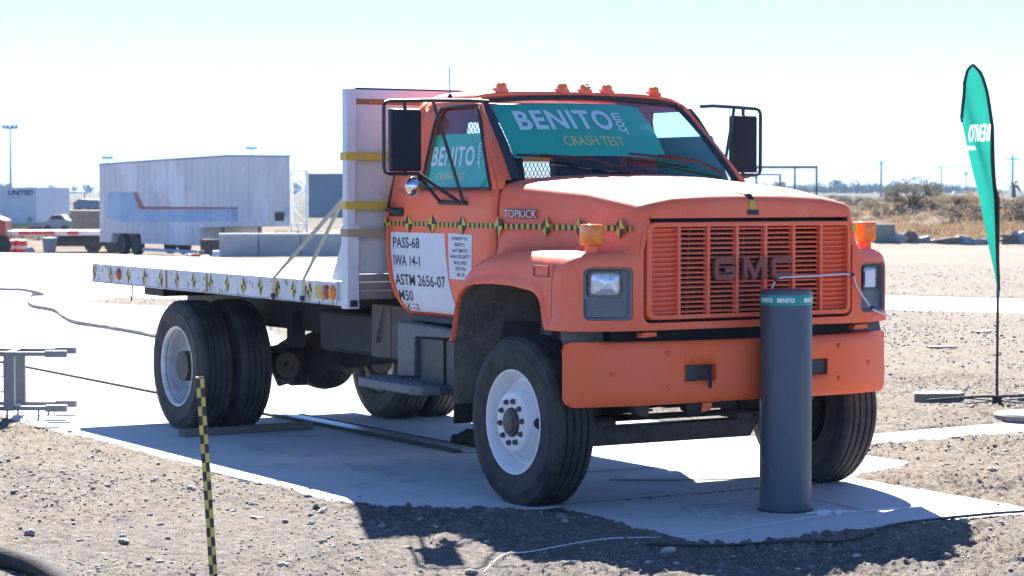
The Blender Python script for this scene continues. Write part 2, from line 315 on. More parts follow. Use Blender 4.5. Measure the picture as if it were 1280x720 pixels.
def dirt_mat():
    m = bpy.data.materials.new('dirt'); m.use_nodes = True; t = m.node_tree; p = t.nodes['Principled BSDF']; L = t.links.new
    tc = t.nodes.new('ShaderNodeTexCoord')
    def noise(s, d=8, r=.65):
        n = t.nodes.new('ShaderNodeTexNoise'); n.inputs['Scale'].default_value = s; n.inputs['Detail'].default_value = d; n.inputs['Roughness'].default_value = r; L(tc.outputs['Object'], n.inputs['Vector']); return n.outputs[0]
    def ramp(f, a, b): r = t.nodes.new('ShaderNodeMapRange'); r.inputs[1].default_value = a; r.inputs[2].default_value = b; L(f, r.inputs[0]); return r.outputs[0]
    def mix(f, a, b):
        x = t.nodes.new('ShaderNodeMix'); x.data_type = 'RGBA'; L(f, x.inputs[0])
        for i, v in ((6, a), (7, b)):
            if isinstance(v, tuple): x.inputs[i].default_value = (*v, 1)
            else: L(v, x.inputs[i])
        return x.outputs[2]
    c = mix(ramp(noise(.35), .35, .65), (.262, .216, .168), (.215, .182, .148)); c = mix(ramp(noise(.13, 6), .46, .60), c, (.18, .163, .146))
    c = mix(ramp(noise(1.7), .50, .66), c, (.20, .184, .17))
    c = mix(ramp(noise(14), .45, .75), c, (.37, .32, .27))
    c = mix(ramp(noise(45, 6, .8), .56, .66), c, (.12, .108, .10)); c = mix(ramp(noise(31, 6, .8), .58, .66), c, (.50, .46, .41))
    ln = t.nodes.new('ShaderNodeVectorMath'); ln.operation = 'LENGTH'; L(tc.outputs['Object'], ln.inputs[0]); c = mix(ramp(ln.outputs['Value'], 58, 82), c, mix(ramp(noise(.3), .4, .6), (.20, .155, .112), (.13, .104, .078)))
    c = mix(ramp(ln.outputs['Value'], 130, 240), c, mix(ramp(noise(.09), .42, .58), (.085, .075, .05), (.06, .056, .04)))
    L(c, p.inputs['Base Color']); p.inputs['Roughness'].default_value = .95; p.inputs['Specular IOR Level'].default_value = .1
    b1 = t.nodes.new('ShaderNodeBump'); b1.inputs['Strength'].default_value = 1.0; b1.inputs['Distance'].default_value = .05; L(noise(22, 8, .75), b1.inputs['Height']); L(b1.outputs[0], p.inputs['Normal']); return m
DIRT = dirt_mat(); me.materials.append(DIRT); struct(link('ground', me))
# far hills
hm = MB(); rows = []
hv = []
for k in range(160):
    a_ = -34+68*k/159; px = math.tan(R(a_)); 
    h = 24+78*max(0, mnoise.fractal((a_*.16+3, 1.3, 0), .7, 2.1, 6)+.55)*(1 if a_ > -2 else .7+.1*max(-3, a_+2)*.1)
    d = 6200; q = np.array([12, -8.3])+FWD*d+RGT*px*d; q2 = q+FWD*900
    hv.append([(q[0]-FWD[0]*800, q[1]-FWD[1]*800, -20), (q[0]-FWD[0]*350, q[1]-FWD[1]*350, h*.55*(1+.25*mnoise.noise((a_*1.7, 5, 0)))), (q[0], q[1], h), (q2[0], q2[1], -20)])
hm.grid(hv); struct(hm.build('hills', M('hill rock', (.26, .22, .19), .95, c2=(.18, .16, .15), scale=.004), None, 60))
# expansion joints, cracks and patches of the concrete
def ribbon(pts, wd, z, name, mat, parent=None, jit=0.):
    m = MB(); rows = []; pts = [Vector((p[0], p[1])) for p in pts]
    for i, p in enumerate(pts):
        d = (pts[min(i+1, len(pts)-1)]-pts[max(i-1, 0)]).normalized(); nn = Vector((-d.y, d.x)); w_ = wd*(1+random.uniform(-jit, jit)); rows.append([(p.x-nn.x*w_/2, p.y-nn.y*w_/2, z), (p.x+nn.x*w_/2, p.y+nn.y*w_/2, z)])
    m.grid(rows); return m.build(name, mat, parent, 0)
RW = bpy.data.objects['runway']; PD = bpy.data.objects['bollard_pad']
# ================================================================== the truck (front axle over the origin, nose towards +x)
truck = thing('truck', 'orange flatbed truck with white headboard, parked nose against the grey bollard', 'truck')
def sweep(y): t = max(0., (abs(y)-.8)/.33); return .12*t*t
def nose(p):
    x, y, z = p; b = min(1, max(0, (x-.35)/.4)); b = b*b*(3-2*b); return (x-sweep(y)*b, y, z)
# ---- hood and fenders
FTX = [-.66, -.64, -.62, -.60, -.57, -.53, -.45, -.35, -.15, .2, .6, .9]; FTZ = [1.0, 1.05, 1.14, 1.22, 1.30, 1.37, 1.445, 1.49, 1.525, 1.54, 1.535, 1.52]
ZBX = [-.66, -.625, -.60, -.575, -.53, -.46, -.38, -.14, .1, .34, .43, .51, .58, .62, .95]; ZBZ = [.95, .95, 1.05, 1.16, 1.24, 1.29, 1.312, 1.325, 1.322, 1.298, 1.262, 1.195, 1.105, 1.078, 1.075]
def ft(x): return interp(x, FTX, FTZ)
def zb(x): return interp(x, ZBX, ZBZ)
def hw(x): return interp(x, [-.5, -.25, .2, .82], [.948, .925, .868, .79])
def outer(x):
    f = ft(x); b = zb(x); k = min(1, (f-b)/.26)
    return [(1.06, f), (1.12, f-.018*k), (1.165, f-.05*k), (1.193, f-.10*k), (1.2, f-.16*k), (1.203, b+.075*k), (1.212, b+.055*k), (1.224, b+.022*k), (1.22, b), (1.19, b)]
def section(x):
    h = hw(x); f = ft(x); zc = interp(x, [-.5, .3, .82], [1.995, 1.935, 1.86]); ze = interp(x, [-.5, .3, .82], [1.925, 1.875, 1.80])
    return [(0, zc), (.28, zc-.003), (.55, zc-.015), (h-.14, ze+.028), (h-.06, ze+.012), (h-.02, ze-.008), (h, ze-.045), (h+.012, ze-.14), (h+.022, f+.12), (h+.035, f+.06), (h+.06, f+.025), (h+.10, f+.006)]+outer(x)
hood = MB()
st = list(np.linspace(-.483, .6, 24))+[.64, .68, .72, .78]
def full(half, x): return [nose((x, -y, z)) for y, z in half[::-1]]+[nose((x, y, z)) for y, z in half[1:]]
rows = [full(section(x), x) for x in st]
base = section(.78); nb = len(base); ends = []
for a in (15, 30, 45, 60, 75, 90):
    ins = .07*(1-math.cos(R(a))); x = .78+.07*math.sin(R(a)); half = []
    for i, (y, z) in enumerate(base):
        y0, z0 = base[max(i-1, 0)]; y1, z1 = base[min(i+1, nb-1)]
        if i == 0: ny, nz = 0, 1
        elif i >= nb-3: ny, nz = 1, 0
        else: dy, dz = y1-y0, z1-z0; l = math.hypot(dy, dz); ny, nz = -dz/l, dy/l
        half.append((y-ny*ins, z-nz*ins))
    rows.append(full(half, x)); ends = half
hood.grid(rows)
for s in (-1, 1):
    tail = [[(x, s*y, z) for y, z in [(.955, ft(x)-.01)]+outer(x)] for x in np.linspace(-.655, -.483, 12)]
    hood.grid(tail)
HOOD = hood.build('hood', 'paint', truck, smooth=38)
# front fascia with openings for grille and headlights
fl = [(-y, z) for y, z in ends[::-1] if True]+[(y, z) for y, z in ends[1:]]
for k in range(1, 12): yy = ends[-1][0]*(1-2*k/12); fl.append((yy, ends[-1][1]))
GR = (-.772, .772, 1.118, 1.728); holes = [rrect(*GR, .05), rrect(.842, 1.118, 1.14, 1.445, .03), rrect(-1.118, -.842, 1.14, 1.445, .03)]
def fascia():
    bm = bmesh.new(); loops = []
    for lp in [fl]+holes:
        q = []
        for (a, b) in lp:
            if not q or math.hypot(a-q[-1].co.y, b-q[-1].co.z) > 1e-4: q.append(bm.verts.new((.85, a, b)))
        es = [bm.edges.new((q[i], q[(i+1) % len(q)])) for i in range(len(q))]; loops.append(q)
    bmesh.ops.triangle_fill(bm, use_beauty=True, use_dissolve=False, edges=bm.edges[:], normal=(1, 0, 0))
    for q in loops[1:]:
        b = [bm.verts.new((.85-.07, v.co.y, v.co.z)) for v in q]
        for i in range(len(q)): j = (i+1) % len(q); bm.faces.new((q[i], q[j], b[j], b[i]))
    for v in bm.verts: v.co = nose(v.co)
    bmesh.ops.recalc_face_normals(bm, faces=bm.faces)
    me = bpy.data.meshes.new('front_panel'); bm.to_mesh(me); bm.free(); me.materials.append(MT['paint'])
    return link('front_panel', me, truck)
FASC = fascia()
# hood details
for (y, l) in ((-.40, .15), (.13, .12), (.40, .12)):
    m = MB(); m.add([(.70, y-.02, 1.884-abs(y)*.03), (.62, y+.10, 1.889-abs(y)*.03), (.60, y-.03, 1.895-abs(y)*.03)], [(0, 1, 2)]); m.build('hood_vent', 'black', HOOD, 0)
for s in (-1, 1):                                  # seam between fender cap and nose, reflector recess
    m = MB(); m.grid([[nose((.70, s*(y+.0015), z)) for y, z in outer(.70)[:9]], [nose((.705, s*(y+.0015), z)) for y, z in outer(.705)[:9]]]); m.build('seam', 'black', HOOD, 0)
    m = MB()
    for a, b, c, d in ((.33, .50, 1.385, 1.39), (.33, .50, 1.445, 1.45), (.33, .336, 1.385, 1.45), (.494, .50, 1.385, 1.45)): m.box(a, b, s*1.199, s*1.206, c, d)
    m.build('reflector_outline', M('dark red edge', (.30, .06, .04), .6), HOOD, 0)  # thin strips in a darker red outline the reflector field
# wheel wells, lining
for s in (-1, 1):
    m = MB(); arch = [(-.66, .55), (-.655, .8), (-.645, .95)]+[(x, zb(x)) for x in np.linspace(-.615, .60, 26)]+[(.635, .98), (.64, .8)]
    m.grid([[(x, s*yy, z+dz*(z > 1.1)) for yy, dz in ((1.187, .004), (1.12, .03), (.95, .06), (.72, .05), (.56, .03))] for x, z in arch])
    for i, x in enumerate(np.linspace(-.6, .6, 13)):
        pass
    rows = []
    for zz in np.linspace(.55, 1.36, 14):
        rows.append([(x, s*(.56+.05*mnoise.noise((x*3.1, zz*4.3, s*2))+.03*math.sin(x*9+zz*5)), zz) for x in np.linspace(-.62, .64, 22)])
    m.grid(rows); m.build('wheel_well', 'well', truck, 50)
    m = MB()
    for a, b in (((-.5, .62, 1.05), (.15, .60, 1.27)), ((-.35, .6, .85), (-.3, .6, 1.3)), ((-.1, .6, 1.0), (.3, .58, 1.3)), ((.1, .64, 1.12), (.25, .64, 1.3))):
        m.tube([(a[0], s*a[1], a[2]), (b[0], s*b[1], b[2])], .028, 7)
    m.build('well_brace', 'oily', truck)
    for k, (xa, xb, za, zb_) in enumerate(((-.52, -.40, .82, 1.26), (-.28, -.22, .9, 1.3), (-.12, -.02, 1.0, 1.31), (.14, .22, 1.05, 1.3))):
        m = MB(); m.prism([(xa, za), (xb+.03, za+.02), (xb+.05, zb_), (xa+.05, zb_-.02)], lambda p, q, t: (p, s*(.60+.05*t), q)); m.build('stamped_rib', 'well', truck, 30, bevel=.012)
    m = MB(); m.prism([(.60, .42), (.60, 1.02), (1.15, 1.02), (1.15, .42)], lambda a, b, t, s=s: (-.70+.02*t-.05*(1.02-b), s*a, b)); m.build('mud_flap', 'flap', truck, 0)
# ---- grille
grille = MB(); GX = .845
grille.add([], [])
o1 = rrect(-.752, .752, 1.137, 1.705, .045); o2 = rrect(-.722, .722, 1.163, 1.678, .028)
n = len(o1)
grille.grid([[(GX-.05, *p) for p in o1], [(GX+.012, *p) for p in o1], [(GX+.02, p[0]*.992, (p[1]-1.42)*.985+1.42) for p in o1], [(GX+.02, *p) for p in o2], [(GX-.03, *p) for p in o2]], closed=True)
GRL = grille.build('grille', 'paint', truck, 35)
sl = MB(); sl.prism([(0, 0), (.028, -.004), (.03, .003), (.006, .011), (0, .011)], lambda a, b, t: (GX-.032+a, -.722+1.444*t, b)); first = sl.build('slat', 'paint', GRL, 30)
NS = 18
for i in range(NS):
    o = first if i == 0 else first.copy()
    if i: col.objects.link(o); o.parent = GRL
    o.location.z = 1.178+i*(.485/(NS-1))
for y in (-.525, -.315, -.105, .105, .315, .525):
    m = MB(); m.box(GX-.03, GX+.014, y-.011, y+.011, 1.161, 1.682); m.build('grille_bar', 'paint', GRL, 30, bevel=.004)
for s in (-1, 1):
    m = MB(); m.box(GX-.036, GX-.03, min(s*.53, s*.72), max(s*.53, s*.72), 1.163, 1.68); m.build('side_louvre_panel', 'paint', GRL, 0)
m = MB(); m.box(.60, .755, -.80, .80, 1.08, 1.76); m.build('radiator', 'chassis', truck, 0)
m = MB()
for z in (1.25, 1.42, 1.6): m.tube([(.765, -.7, z), (.765, .7, z)], .012, 6)
m.tube([(.77, -.42, 1.13), (.77, -.40, 1.7)], .014, 6); m.tube([(.77, -.02, 1.13), (.77, 0, 1.7)], .012, 6)
m.build('radiator_pipe', 'nut', truck)
# badge letters on the grille: block strokes with bright rims
def block(poly_list, name):
    m = MB()
    for poly in poly_list: m.prism(poly, lambda a, b, t: (GX+.02+.018*t, a, b))
    e = m.build(name, 'nut', GRL, 30)
    m2 = MB()
    for poly in poly_list:
        cx = sum(p[0] for p in poly)/len(poly); cy = sum(p[1] for p in poly)/len(poly)
        q = offset_poly(poly, .0045); m2.prism(q, lambda a, b, t: (GX+.036+.006*t, a, b))
    m2.build('letter_face', 'letterred', e, 0); return e
def offset_poly(P, d):
    n = len(P); ar = sum(P[i][0]*P[(i+1) % n][1]-P[(i+1) % n][0]*P[i][1] for i in range(n)); sg = 1 if ar > 0 else -1; out = []
    for i in range(n):
        a, b, c = Vector((*P[i-1],)), Vector((*P[i],)), Vector((*P[(i+1) % n],))
        d1 = (b-a).normalized(); d2 = (c-b).normalized(); n1 = Vector((-d1.y, d1.x))*sg; n2 = Vector((-d2.y, d2.x))*sg
        k = n1+n2; k = k/max(.3, k.dot(n1)) if k.length > 1e-6 else n1
        out.append((b.x+k.x*d, b.y+k.y*d))
    return out
Z0, Z1 = 1.362, 1.492; T = .036; c = .02
def G_(x0, x1): return [(x1, Z1-.03), (x1-c, Z1), (x0+c, Z1), (x0, Z1-c), (x0, Z0+c), (x0+c, Z0), (x1-c, Z0), (x1, Z0+c), (x1, Z0+.072), (x0+.075, Z0+.072), (x0+.075, Z0+.045), (x1-T, Z0+.045), (x1-T, Z0+T-.002), (x0+T, Z0+T), (x0+T, Z1-T), (x1, Z1-T)]
def M_(x0, x1): w_ = x1-x0; return [(x0, Z0), (x0+.036, Z0), (x0+.036, Z1-.06), (x0+w_/2-.012, Z0), (x0+w_/2+.012, Z0), (x1-.036, Z1-.06), (x1-.036, Z0), (x1, Z0), (x1, Z1), (x1-.045, Z1), (x0+w_/2, Z0+.055), (x0+.045, Z1), (x0, Z1)]
def C_(x0, x1): return [(x1, Z1-T), (x1, Z1-c), (x1-c, Z1), (x0+c, Z1), (x0, Z1-c), (x0, Z0+c), (x0+c, Z0), (x1-c, Z0), (x1, Z0+c), (x1, Z0+T), (x0+T, Z0+T), (x0+T, Z1-T)]
block([G_(-.295, -.135)], 'badge_letter'); block([M_(-.085, .085)], 'badge_letter'); block([C_(.125, .285)], 'badge_letter')
# ---- headlights
for s in (-1, 1):
    def F(d, y, z, s=s): x, yy, zz = nose((.85, s*y, z)); return (x+d, yy, zz)
    ou = rrect(.845, 1.115, 1.143, 1.442, .028); li = rrect(.885, 1.078, 1.272, 1.425, .03); li2 = rrect(.897, 1.066, 1.284, 1.413, .024)
    m = MB()
    # surround: dark plate with lamp opening
    dd = -.05; m.grid([[F(-.008, *p) for p in ou], [F(-.012, .98+(p[0]-.98)*.95, 1.2925+(p[1]-1.2925)*.95) for p in ou], [F(dd+.006, .98+(p[0]-.98)*.9, 1.2925+(p[1]-1.2925)*.9) for p in ou], [F(dd, *p) for p in li]], closed=True); H = m.build('headlight', 'greyplast', truck, 30)
    for i in range(7):
        m = MB(); z = 1.158+i*.0155; m.prism([(.87, z), (1.09, z), (1.09, z+.006), (.87, z+.006)], lambda a, b, t: F(dd-.002+.022*t, a, b)); m.build('rib', 'greyplast', H, 0)
    m = MB(); m.grid([[F(dd-.002, *p) for p in li], [F(dd+.016, *p) for p in li], [F(dd+.016, *p) for p in li2], [F(dd-.01, *p) for p in li2]], closed=True); m.build('bezel', 'nut' if s < 0 else 'black', H, 30)
    m = MB(); cy, cz = .9815, 1.3485
    rows = []
    for k in range(6):
        f = k/5; rows.append([F(dd+.002+.02*(1-f*f), cy+(p[0]-cy)*max(f, .02), cz+(p[1]-cz)*max(f, .02)) for p in li2])
    m.grid(rows, closed=True); m.build('lamp_lens', 'lens', H, 30)
    m = MB()
    for k in range(9): yy = .906+k*.0185; m.prism([(yy, 1.292), (yy+.003, 1.292), (yy+.003, 1.405), (yy, 1.405)], lambda a, b, t: F(dd+.018+.004*t, a, b))
    m.build('lens_fluting', 'lampglass', H, 0)
    if s > 0:
        m = MB(); m.prism([(.90, 1.295), (1.01, 1.29), (1.005, 1.395), (.90, 1.395)], lambda a, b, t: F(dd+.026+.002*t, a, b)); m.build('lens_sticker', 'paper', H, 0)
# fender marker lamps
for s in (-1, 1):
    b = MB(); x0, x1 = .62, .72; y0, y1 = s*.985, s*1.115
    b.lathe([(.045, 1.50), (.042, 1.57), (.055, 1.575)], 14, 'z', (.67, s*1.012, 0), cap=True); L0 = b.build('marker_lamp', 'paint', truck)
    m = MB(); pr = rrect(s*1.012-.056, s*1.012+.056, 1.572, 1.695, .014)
    for (xa, k) in ((.615, .9), (.625, 1), (.70, 1), (.712, .9)): pass
    rows = [[(xx, s*1.012+(p[0]-s*1.012)*k, 1.636+(p[1]-1.636)*k) for p in pr] for xx, k in ((.612, .05), (.612, .92), (.624, 1), (.705, 1), (.722, .92), (.73, .5), (.731, .05))]
    m.grid(rows, closed=True); m.build('amber_lens', 'amber', L0, 35)
# ---- bumper
def bx(y): return .95-.305*(abs(y)/1.2)**2.75
def bz(y, t):
    e = max(0, abs(y)-1.13)/.07; k = .06*(1-math.sqrt(max(0, 1-e*e))); lo = .64+.012*math.cos(y*2)+k; return lo+t*(1.012-k*.6-lo)
bm_ = MB(); ys = sorted(set(list(np.linspace(-1.2, 1.2, 41))+[-.53, -.32, .32, .53]+[q*w_ for q in (-1, 1) for w_ in (1.155, 1.17, 1.185, 1.195)])); prof = [(-.10, .0), (-.06, -.006), (-.015, .0), (.0, .05), (.006, .25), (.0, .36), (.0, .62), (0, .85), (-.008, .95), (-.03, 1.0), (-.09, 1.0)]
def BP(y, d, t): k = 1-min(1, max(0, (abs(y)-.95)/.22)); return (bx(y)+(d*k if d < -.011 else d), y, bz(y, t))
rows = [[BP(y, d, t) for d, t in prof] for y in ys]
for i in range(len(ys)-1):
    for k in range(len(prof)-1):
        if .32 <= abs((ys[i]+ys[i+1])/2) <= .53 and prof[k][1] >= .36 and prof[k+1][1] <= .63: continue
        bm_.add([rows[i][k], rows[i+1][k], rows[i+1][k+1], rows[i][k+1]], [(0, 1, 2, 3)])
BUM = bm_.build('bumper', 'bumper', truck, 45, solid=.012, ref=(.3, 0, .83))
for s in (-1, 1):
    m = MB(); a0, a1 = sorted((s*.32, s*.53)); m.box(.80, .905, a0-.01, a1+.01, .76, .89); m.build('bumper_opening', 'black', BUM, 0)
    m = MB(); m.grid([[BP(s*yy, dd, tt) for yy, tt in ((.325, .37), (.525, .37), (.525, .61), (.325, .61))] for dd in (.003, -.04)], closed=True); m.build('opening_rim', 'bumper', BUM, 0)
    for yy, tt in ((.63, .28), (.63, .82), (.95, .5)):
        p = BP(s*yy, .004, tt); m = MB(); m.lathe([(.0001, .012), (.012, .010), (.016, .0)], 10, 'x', p); m.build('bumper_bolt', 'bumper', BUM)
m = MB(); m.tube([(.93, -.37, .86), (.97, -.38, .80), (.99, -.40, .74)], .012, 7); m.build('dangling_hose', 'cableblack', BUM)
m = MB(); m.box(.50, .70, -.9, .9, 1.0, 1.10); m.build('bumper_bracket_beam', 'chassis', truck, 0)
for y in (-.72, .86):
    m = MB(); m.prism([(y-.055, 1.035), (y+.055, 1.04), (y+.05, 1.065), (y-.05, 1.062)], lambda a, b, t: (.78+.05*t, a, b)); m.build('gap_bracket', 'bumper', truck, 0)
m = MB(); m.prism([(-.52, .645), (-.36, .64), (-.34, .60), (-.42, .575), (-.50, .60)], lambda a, b, t: (.84+.07*t, a, b)); m.build('tow_hook', 'chassis', truck, 0)
m = MB(); m.prism([(-.40, .645), (-.33, .645), (-.35, .60), (-.41, .59)], lambda a, b, t: (.915+.008*t, a, b)); m.build('bent_flange', 'bumper', BUM, 0)
# ---- wheels
def tyre_mesh():
    m = MB(); pr = [(.288, -.100), (.300, -.118), (.318, -.128), (.345, -.137), (.38, -.1425), (.42, -.144), (.424, -.1455), (.43, -.1455), (.434, -.143), (.46, -.139), (.485, -.131), (.488, -.1325), (.494, -.131), (.504, -.121), (.512, -.112), (.518, -.104)]
    g = [-.072, -.025, .025, .072]; top = [(.5195, -.10)]
    for y in g: top += [(.5205, y-.0065), (.506, y-.004), (.506, y+.004), (.5205, y+.0065)]
    top += [(.5195, .10)]
    pr = pr+top+[(r, -y) for r, y in pr[::-1]]
    m.lathe(pr, 72, 'y'); return m
def flat(o, cz):     # tyre carried by the ground: clamp what would sink below it
    for v in o.data.vertices:
        if v.co.z < -cz+.003: v.co.z = -cz+.003
WZ = .497
tm = tyre_mesh()
def rim_front():
    m = MB(); m.lathe([(.285, .11), (.285, -.09), (.300, -.115), (.312, -.128), (.319, -.132), (.316, -.137), (.306, -.135), (.295, -.122), (.280, -.098), (.268, -.06), (.262, -.045), (.25, -.046), (.235, -.058), (.205, -.10), (.186, -.132), (.176, -.14), (.165, -.142), (.09, -.142), (.088, -.12)], 56, 'y'); return m
def rim_rear():
    m = MB(); m.lathe([(.285, .12), (.285, -.09), (.300, -.115), (.312, -.128), (.319, -.132), (.316, -.137), (.306, -.135), (.297, -.125), (.29, -.10), (.286, -.04), (.282, .03), (.27, .055), (.25, .07), (.22, .088), (.19, .095), (.18, .092), (.17, .09), (.11, .09), (.105, .06), (.10, -.02), (.09, -.03), (.0001, -.03)], 56, 'y'); return m
def wheel(x, y, s, kind):
    """s = -1: outer face towards -y"""
    rim = (rim_front() if kind == 'front' else rim_rear()).build('wheel', 'wheelwhite' if kind == 'front' else 'steelwheel', truck, 30); rim.location = (x, y, WZ); rim.rotation_euler.z = 0 if s < 0 else math.pi
    t = tm.build('tyre', 'rubber', rim, 28); flat(t, WZ)
    if kind == 'inner': return rim
    yf = -.142 if kind == 'front' else .09
    m = MB()
    if kind == 'front': m.lathe([(.088, -.10), (.087, -.150), (.080, -.158), (.066, -.160), (.062, -.168), (.05, -.172), (.02, -.173), (.0001, -.173)], 24, 'y')
    else: m.lathe([(.09, .08), (.085, -.02), (.07, -.05), (.0001, -.052)], 20, 'y')
    m.build('hub', 'hub', rim, 30)
    if kind == 'front': m = MB(); m.lathe([(.0001, -.01), (.235, -.01), (.245, .01), (.245, .13), (.22, .15), (.10, .16), (.0001, .16)], 32, 'y'); m.build('brake_drum', 'chassis', rim, 30)
    nm = MB(); nm.lathe([(.019, 0), (.019, -.004), (.0155, -.005), (.0155, -.018), (.011, -.021), (.008, -.021), (.008, -.026), (.0001, -.027)], 6, 'y'); first = None
    for k in range(10):
        a = 2*math.pi*k/10+.2; r = .128
        if first is None: first = nm.build('lug_nut', 'nut', rim, 30); o = first
        else: o = first.copy(); col.objects.link(o); o.parent = rim
        o.location = (r*math.sin(a), yf, r*math.cos(a))
    if kind == 'front':
        for a in (R(88), R(268)):
            m = MB(); m.lathe([(.0001, -.001), (.033, -.001), (.035, .004)], 18, 'y'); o = m.build('hand_hole', 'chassis', rim); r = .223
            o.location = (r*math.sin(a), -.083, r*math.cos(a))
            o.rotation_euler = (Matrix.Rotation(a, 4, 'Y') @ Matrix.Rotation(R(-54), 4, 'X')).to_euler()
    return rim
LB = 5.10
for s in (-1, 1):
    wheel(.045, -1.04 if s < 0 else 1.10, s, 'front'); wheel(-LB, s*1.062, s, 'rear'); wheel(-LB, s*.725, s, 'inner')
# ---- cab
ZS = [1.06, 1.12, 1.2, 1.32, 1.5, 1.7, 1.82, 1.90, 2.05, 2.2, 2.35, 2.44, 2.485]; YS = [.915, .94, .955, .968, .976, .978, .974, .966, .932, .895, .857, .832, .812]
def cy(z): return interp(z, ZS, YS)
def fx(z): return interp(z, [1.06, 1.35, 1.42, 1.93, 2.44, 2.485], [-.69, -.69, -.50, -.49, -1.0, -1.05])           # door front edge / A pillar
def rx(z): return interp(z, [1.06, 1.10, 1.18, 1.3, 1.5, 1.72, 1.92, 2.44, 2.485], [-1.70, -1.76, -1.85, -1.905, -1.925, -1.915, -1.86, -1.66, -1.63])   # door rear edge
def bk(z): return interp(z, [1.06, 1.10, 1.2, 1.35, 1.7, 1.92, 2.44, 2.485], [-1.73, -1.80, -1.90, -1.955, -1.965, -1.93, -1.76, -1.72])
def wf(z): return interp(z, [1.90, 2.40, 2.435], [-.565, -.925, -.965])
def wr(z): return interp(z, [1.90, 2.36, 2.435], [-1.475, -1.47, -1.42])
def patch(m, zs, xa, xb, s, n, off=0.):
    m.grid([[(xa(z)+(xb(z)-xa(z))*k/n, s*(cy(z)+off), z) for k in range(n+1)] for z in zs])
Zlow = [z for z in np.linspace(1.065, 1.90, 15)]; Zmid = list(np.linspace(1.90, 2.435, 10)); Ztop = [2.435, 2.46, 2.485]
cab = MB(); g = .006
for s in (-1, 1):
    patch(cab, np.linspace(1.06, 2.485, 26), lambda z: rx(z)-g, bk, s, 2)                      # behind the door
    cab.grid([[(fx(z)+g, s*cy(z), z), (fx(z)+.05*(1 if z > 1.95 else .6), s*(cy(z)-.025), z)] for z in np.linspace(1.9, 2.485, 12)])   # A pillar
    cab.grid([[(bk(z), s*cy(z), z), (bk(z)-.02, s*(cy(z)-.015), z), (bk(z)-.035, s*(cy(z)-.06), z), (bk(z)-.035, s*.42, z)] for z in np.linspace(1.06, 2.485, 26)])  # rear corner and back
cab.grid([[(bk(z)-.035, y, z) for y in (-.42, .42)] for z in (1.06, 1.5, 1.95)]); cab.grid([[(bk(z)-.035, y, z) for y in (-.42, .42)] for z in (2.36, 2.43, 2.485)])
# roof
rows = []
for i in range(15):
    t = i/14; row = []
    for k in range(21):
        v = -1+2*k/20; y = .812*v
        xf = -1.05+.13*(1-v*v)*.75; xb_ = -1.755
        x = xf+(xb_-xf)*t; z = 2.485+.075*math.sqrt(max(0, 1-v**4))*min(1, .42+1.9*math.sin(math.pi*min(1, t*.97+.015))**.7*.5)
        row.append((x, y, z))
    rows.append(row)
cab.grid(rows)
CAB = cab.build('cab', 'paint', truck, 40, solid=.02, ref=(-1.3, 0, 1.8))
def roofz(x, y):
    v = y/.812; xf = -1.05+.13*(1-v*v)*.75; t = min(1, max(0, (x-xf)/(-1.755-xf))); return 2.485+.075*math.sqrt(max(0, 1-v**4))*min(1, .42+1.9*math.sin(math.pi*min(1, t*.97+.015))**.7*.5)
# windshield surface
def W(u, v, off=0.):
    q = 1-u*u
    b = Vector((-.47+.15*q, .86*u, 1.955+.03*q)); t = Vector((-1.035+.085*q, .765*u, 2.462+.036*q))
    return b*(1-v)+t*v+Vector((.03, 0, .03))*(2*v*(1-v))+Vector((.68, .25*u, .68)).normalized()*off
m = MB(); m.grid([[W(u, v) for u in np.linspace(-1, 1, 21)] for v in np.linspace(0, 1, 8)]); m.build('windshield', 'glass', truck, 60)
m = MB()
def frame(w_, a, b): return [W(max(-1, min(1, u)), v, b) for u, v in a]
for e in ([(-1, v) for v in np.linspace(0, 1, 8)], [(u, 1) for u in np.linspace(-1, 1, 21)], [(1, v) for v in np.linspace(1, 0, 8)]):
    m.tube([W(u, v, .004) for u, v in e], .017, 6)
m.build('windshield_seal', 'black', truck)
for s in (-1, 1):       # outer edge band between glass and pillar
    m = MB(); m.grid([[W(s, v, .002), (fx(z)+.05*(1 if z > 1.95 else .6), s*(cy(z)-.025), z)] for v, z in zip(np.linspace(0, 1, 8), np.linspace(1.955, 2.462, 8))]); m.build('pillar', 'paint', CAB, 40)
    m = MB(); m.grid([[W(s*.995, v, .006), W(s*.95, v, .003)] for v in np.linspace(0, 1, 8)]); m.build('glass_band', 'black', truck, 0)
m = MB(); m.grid([[(-.30, y, 1.955-.06*(y/.9)**2), (-.55, y, 1.94-.05*(y/.9)**2)] for y in np.linspace(-.88, .88, 12)]); m.box(-.62, -.50, -.87, .87, 1.42, 1.93); m.build('cowl', 'black', truck, 0)
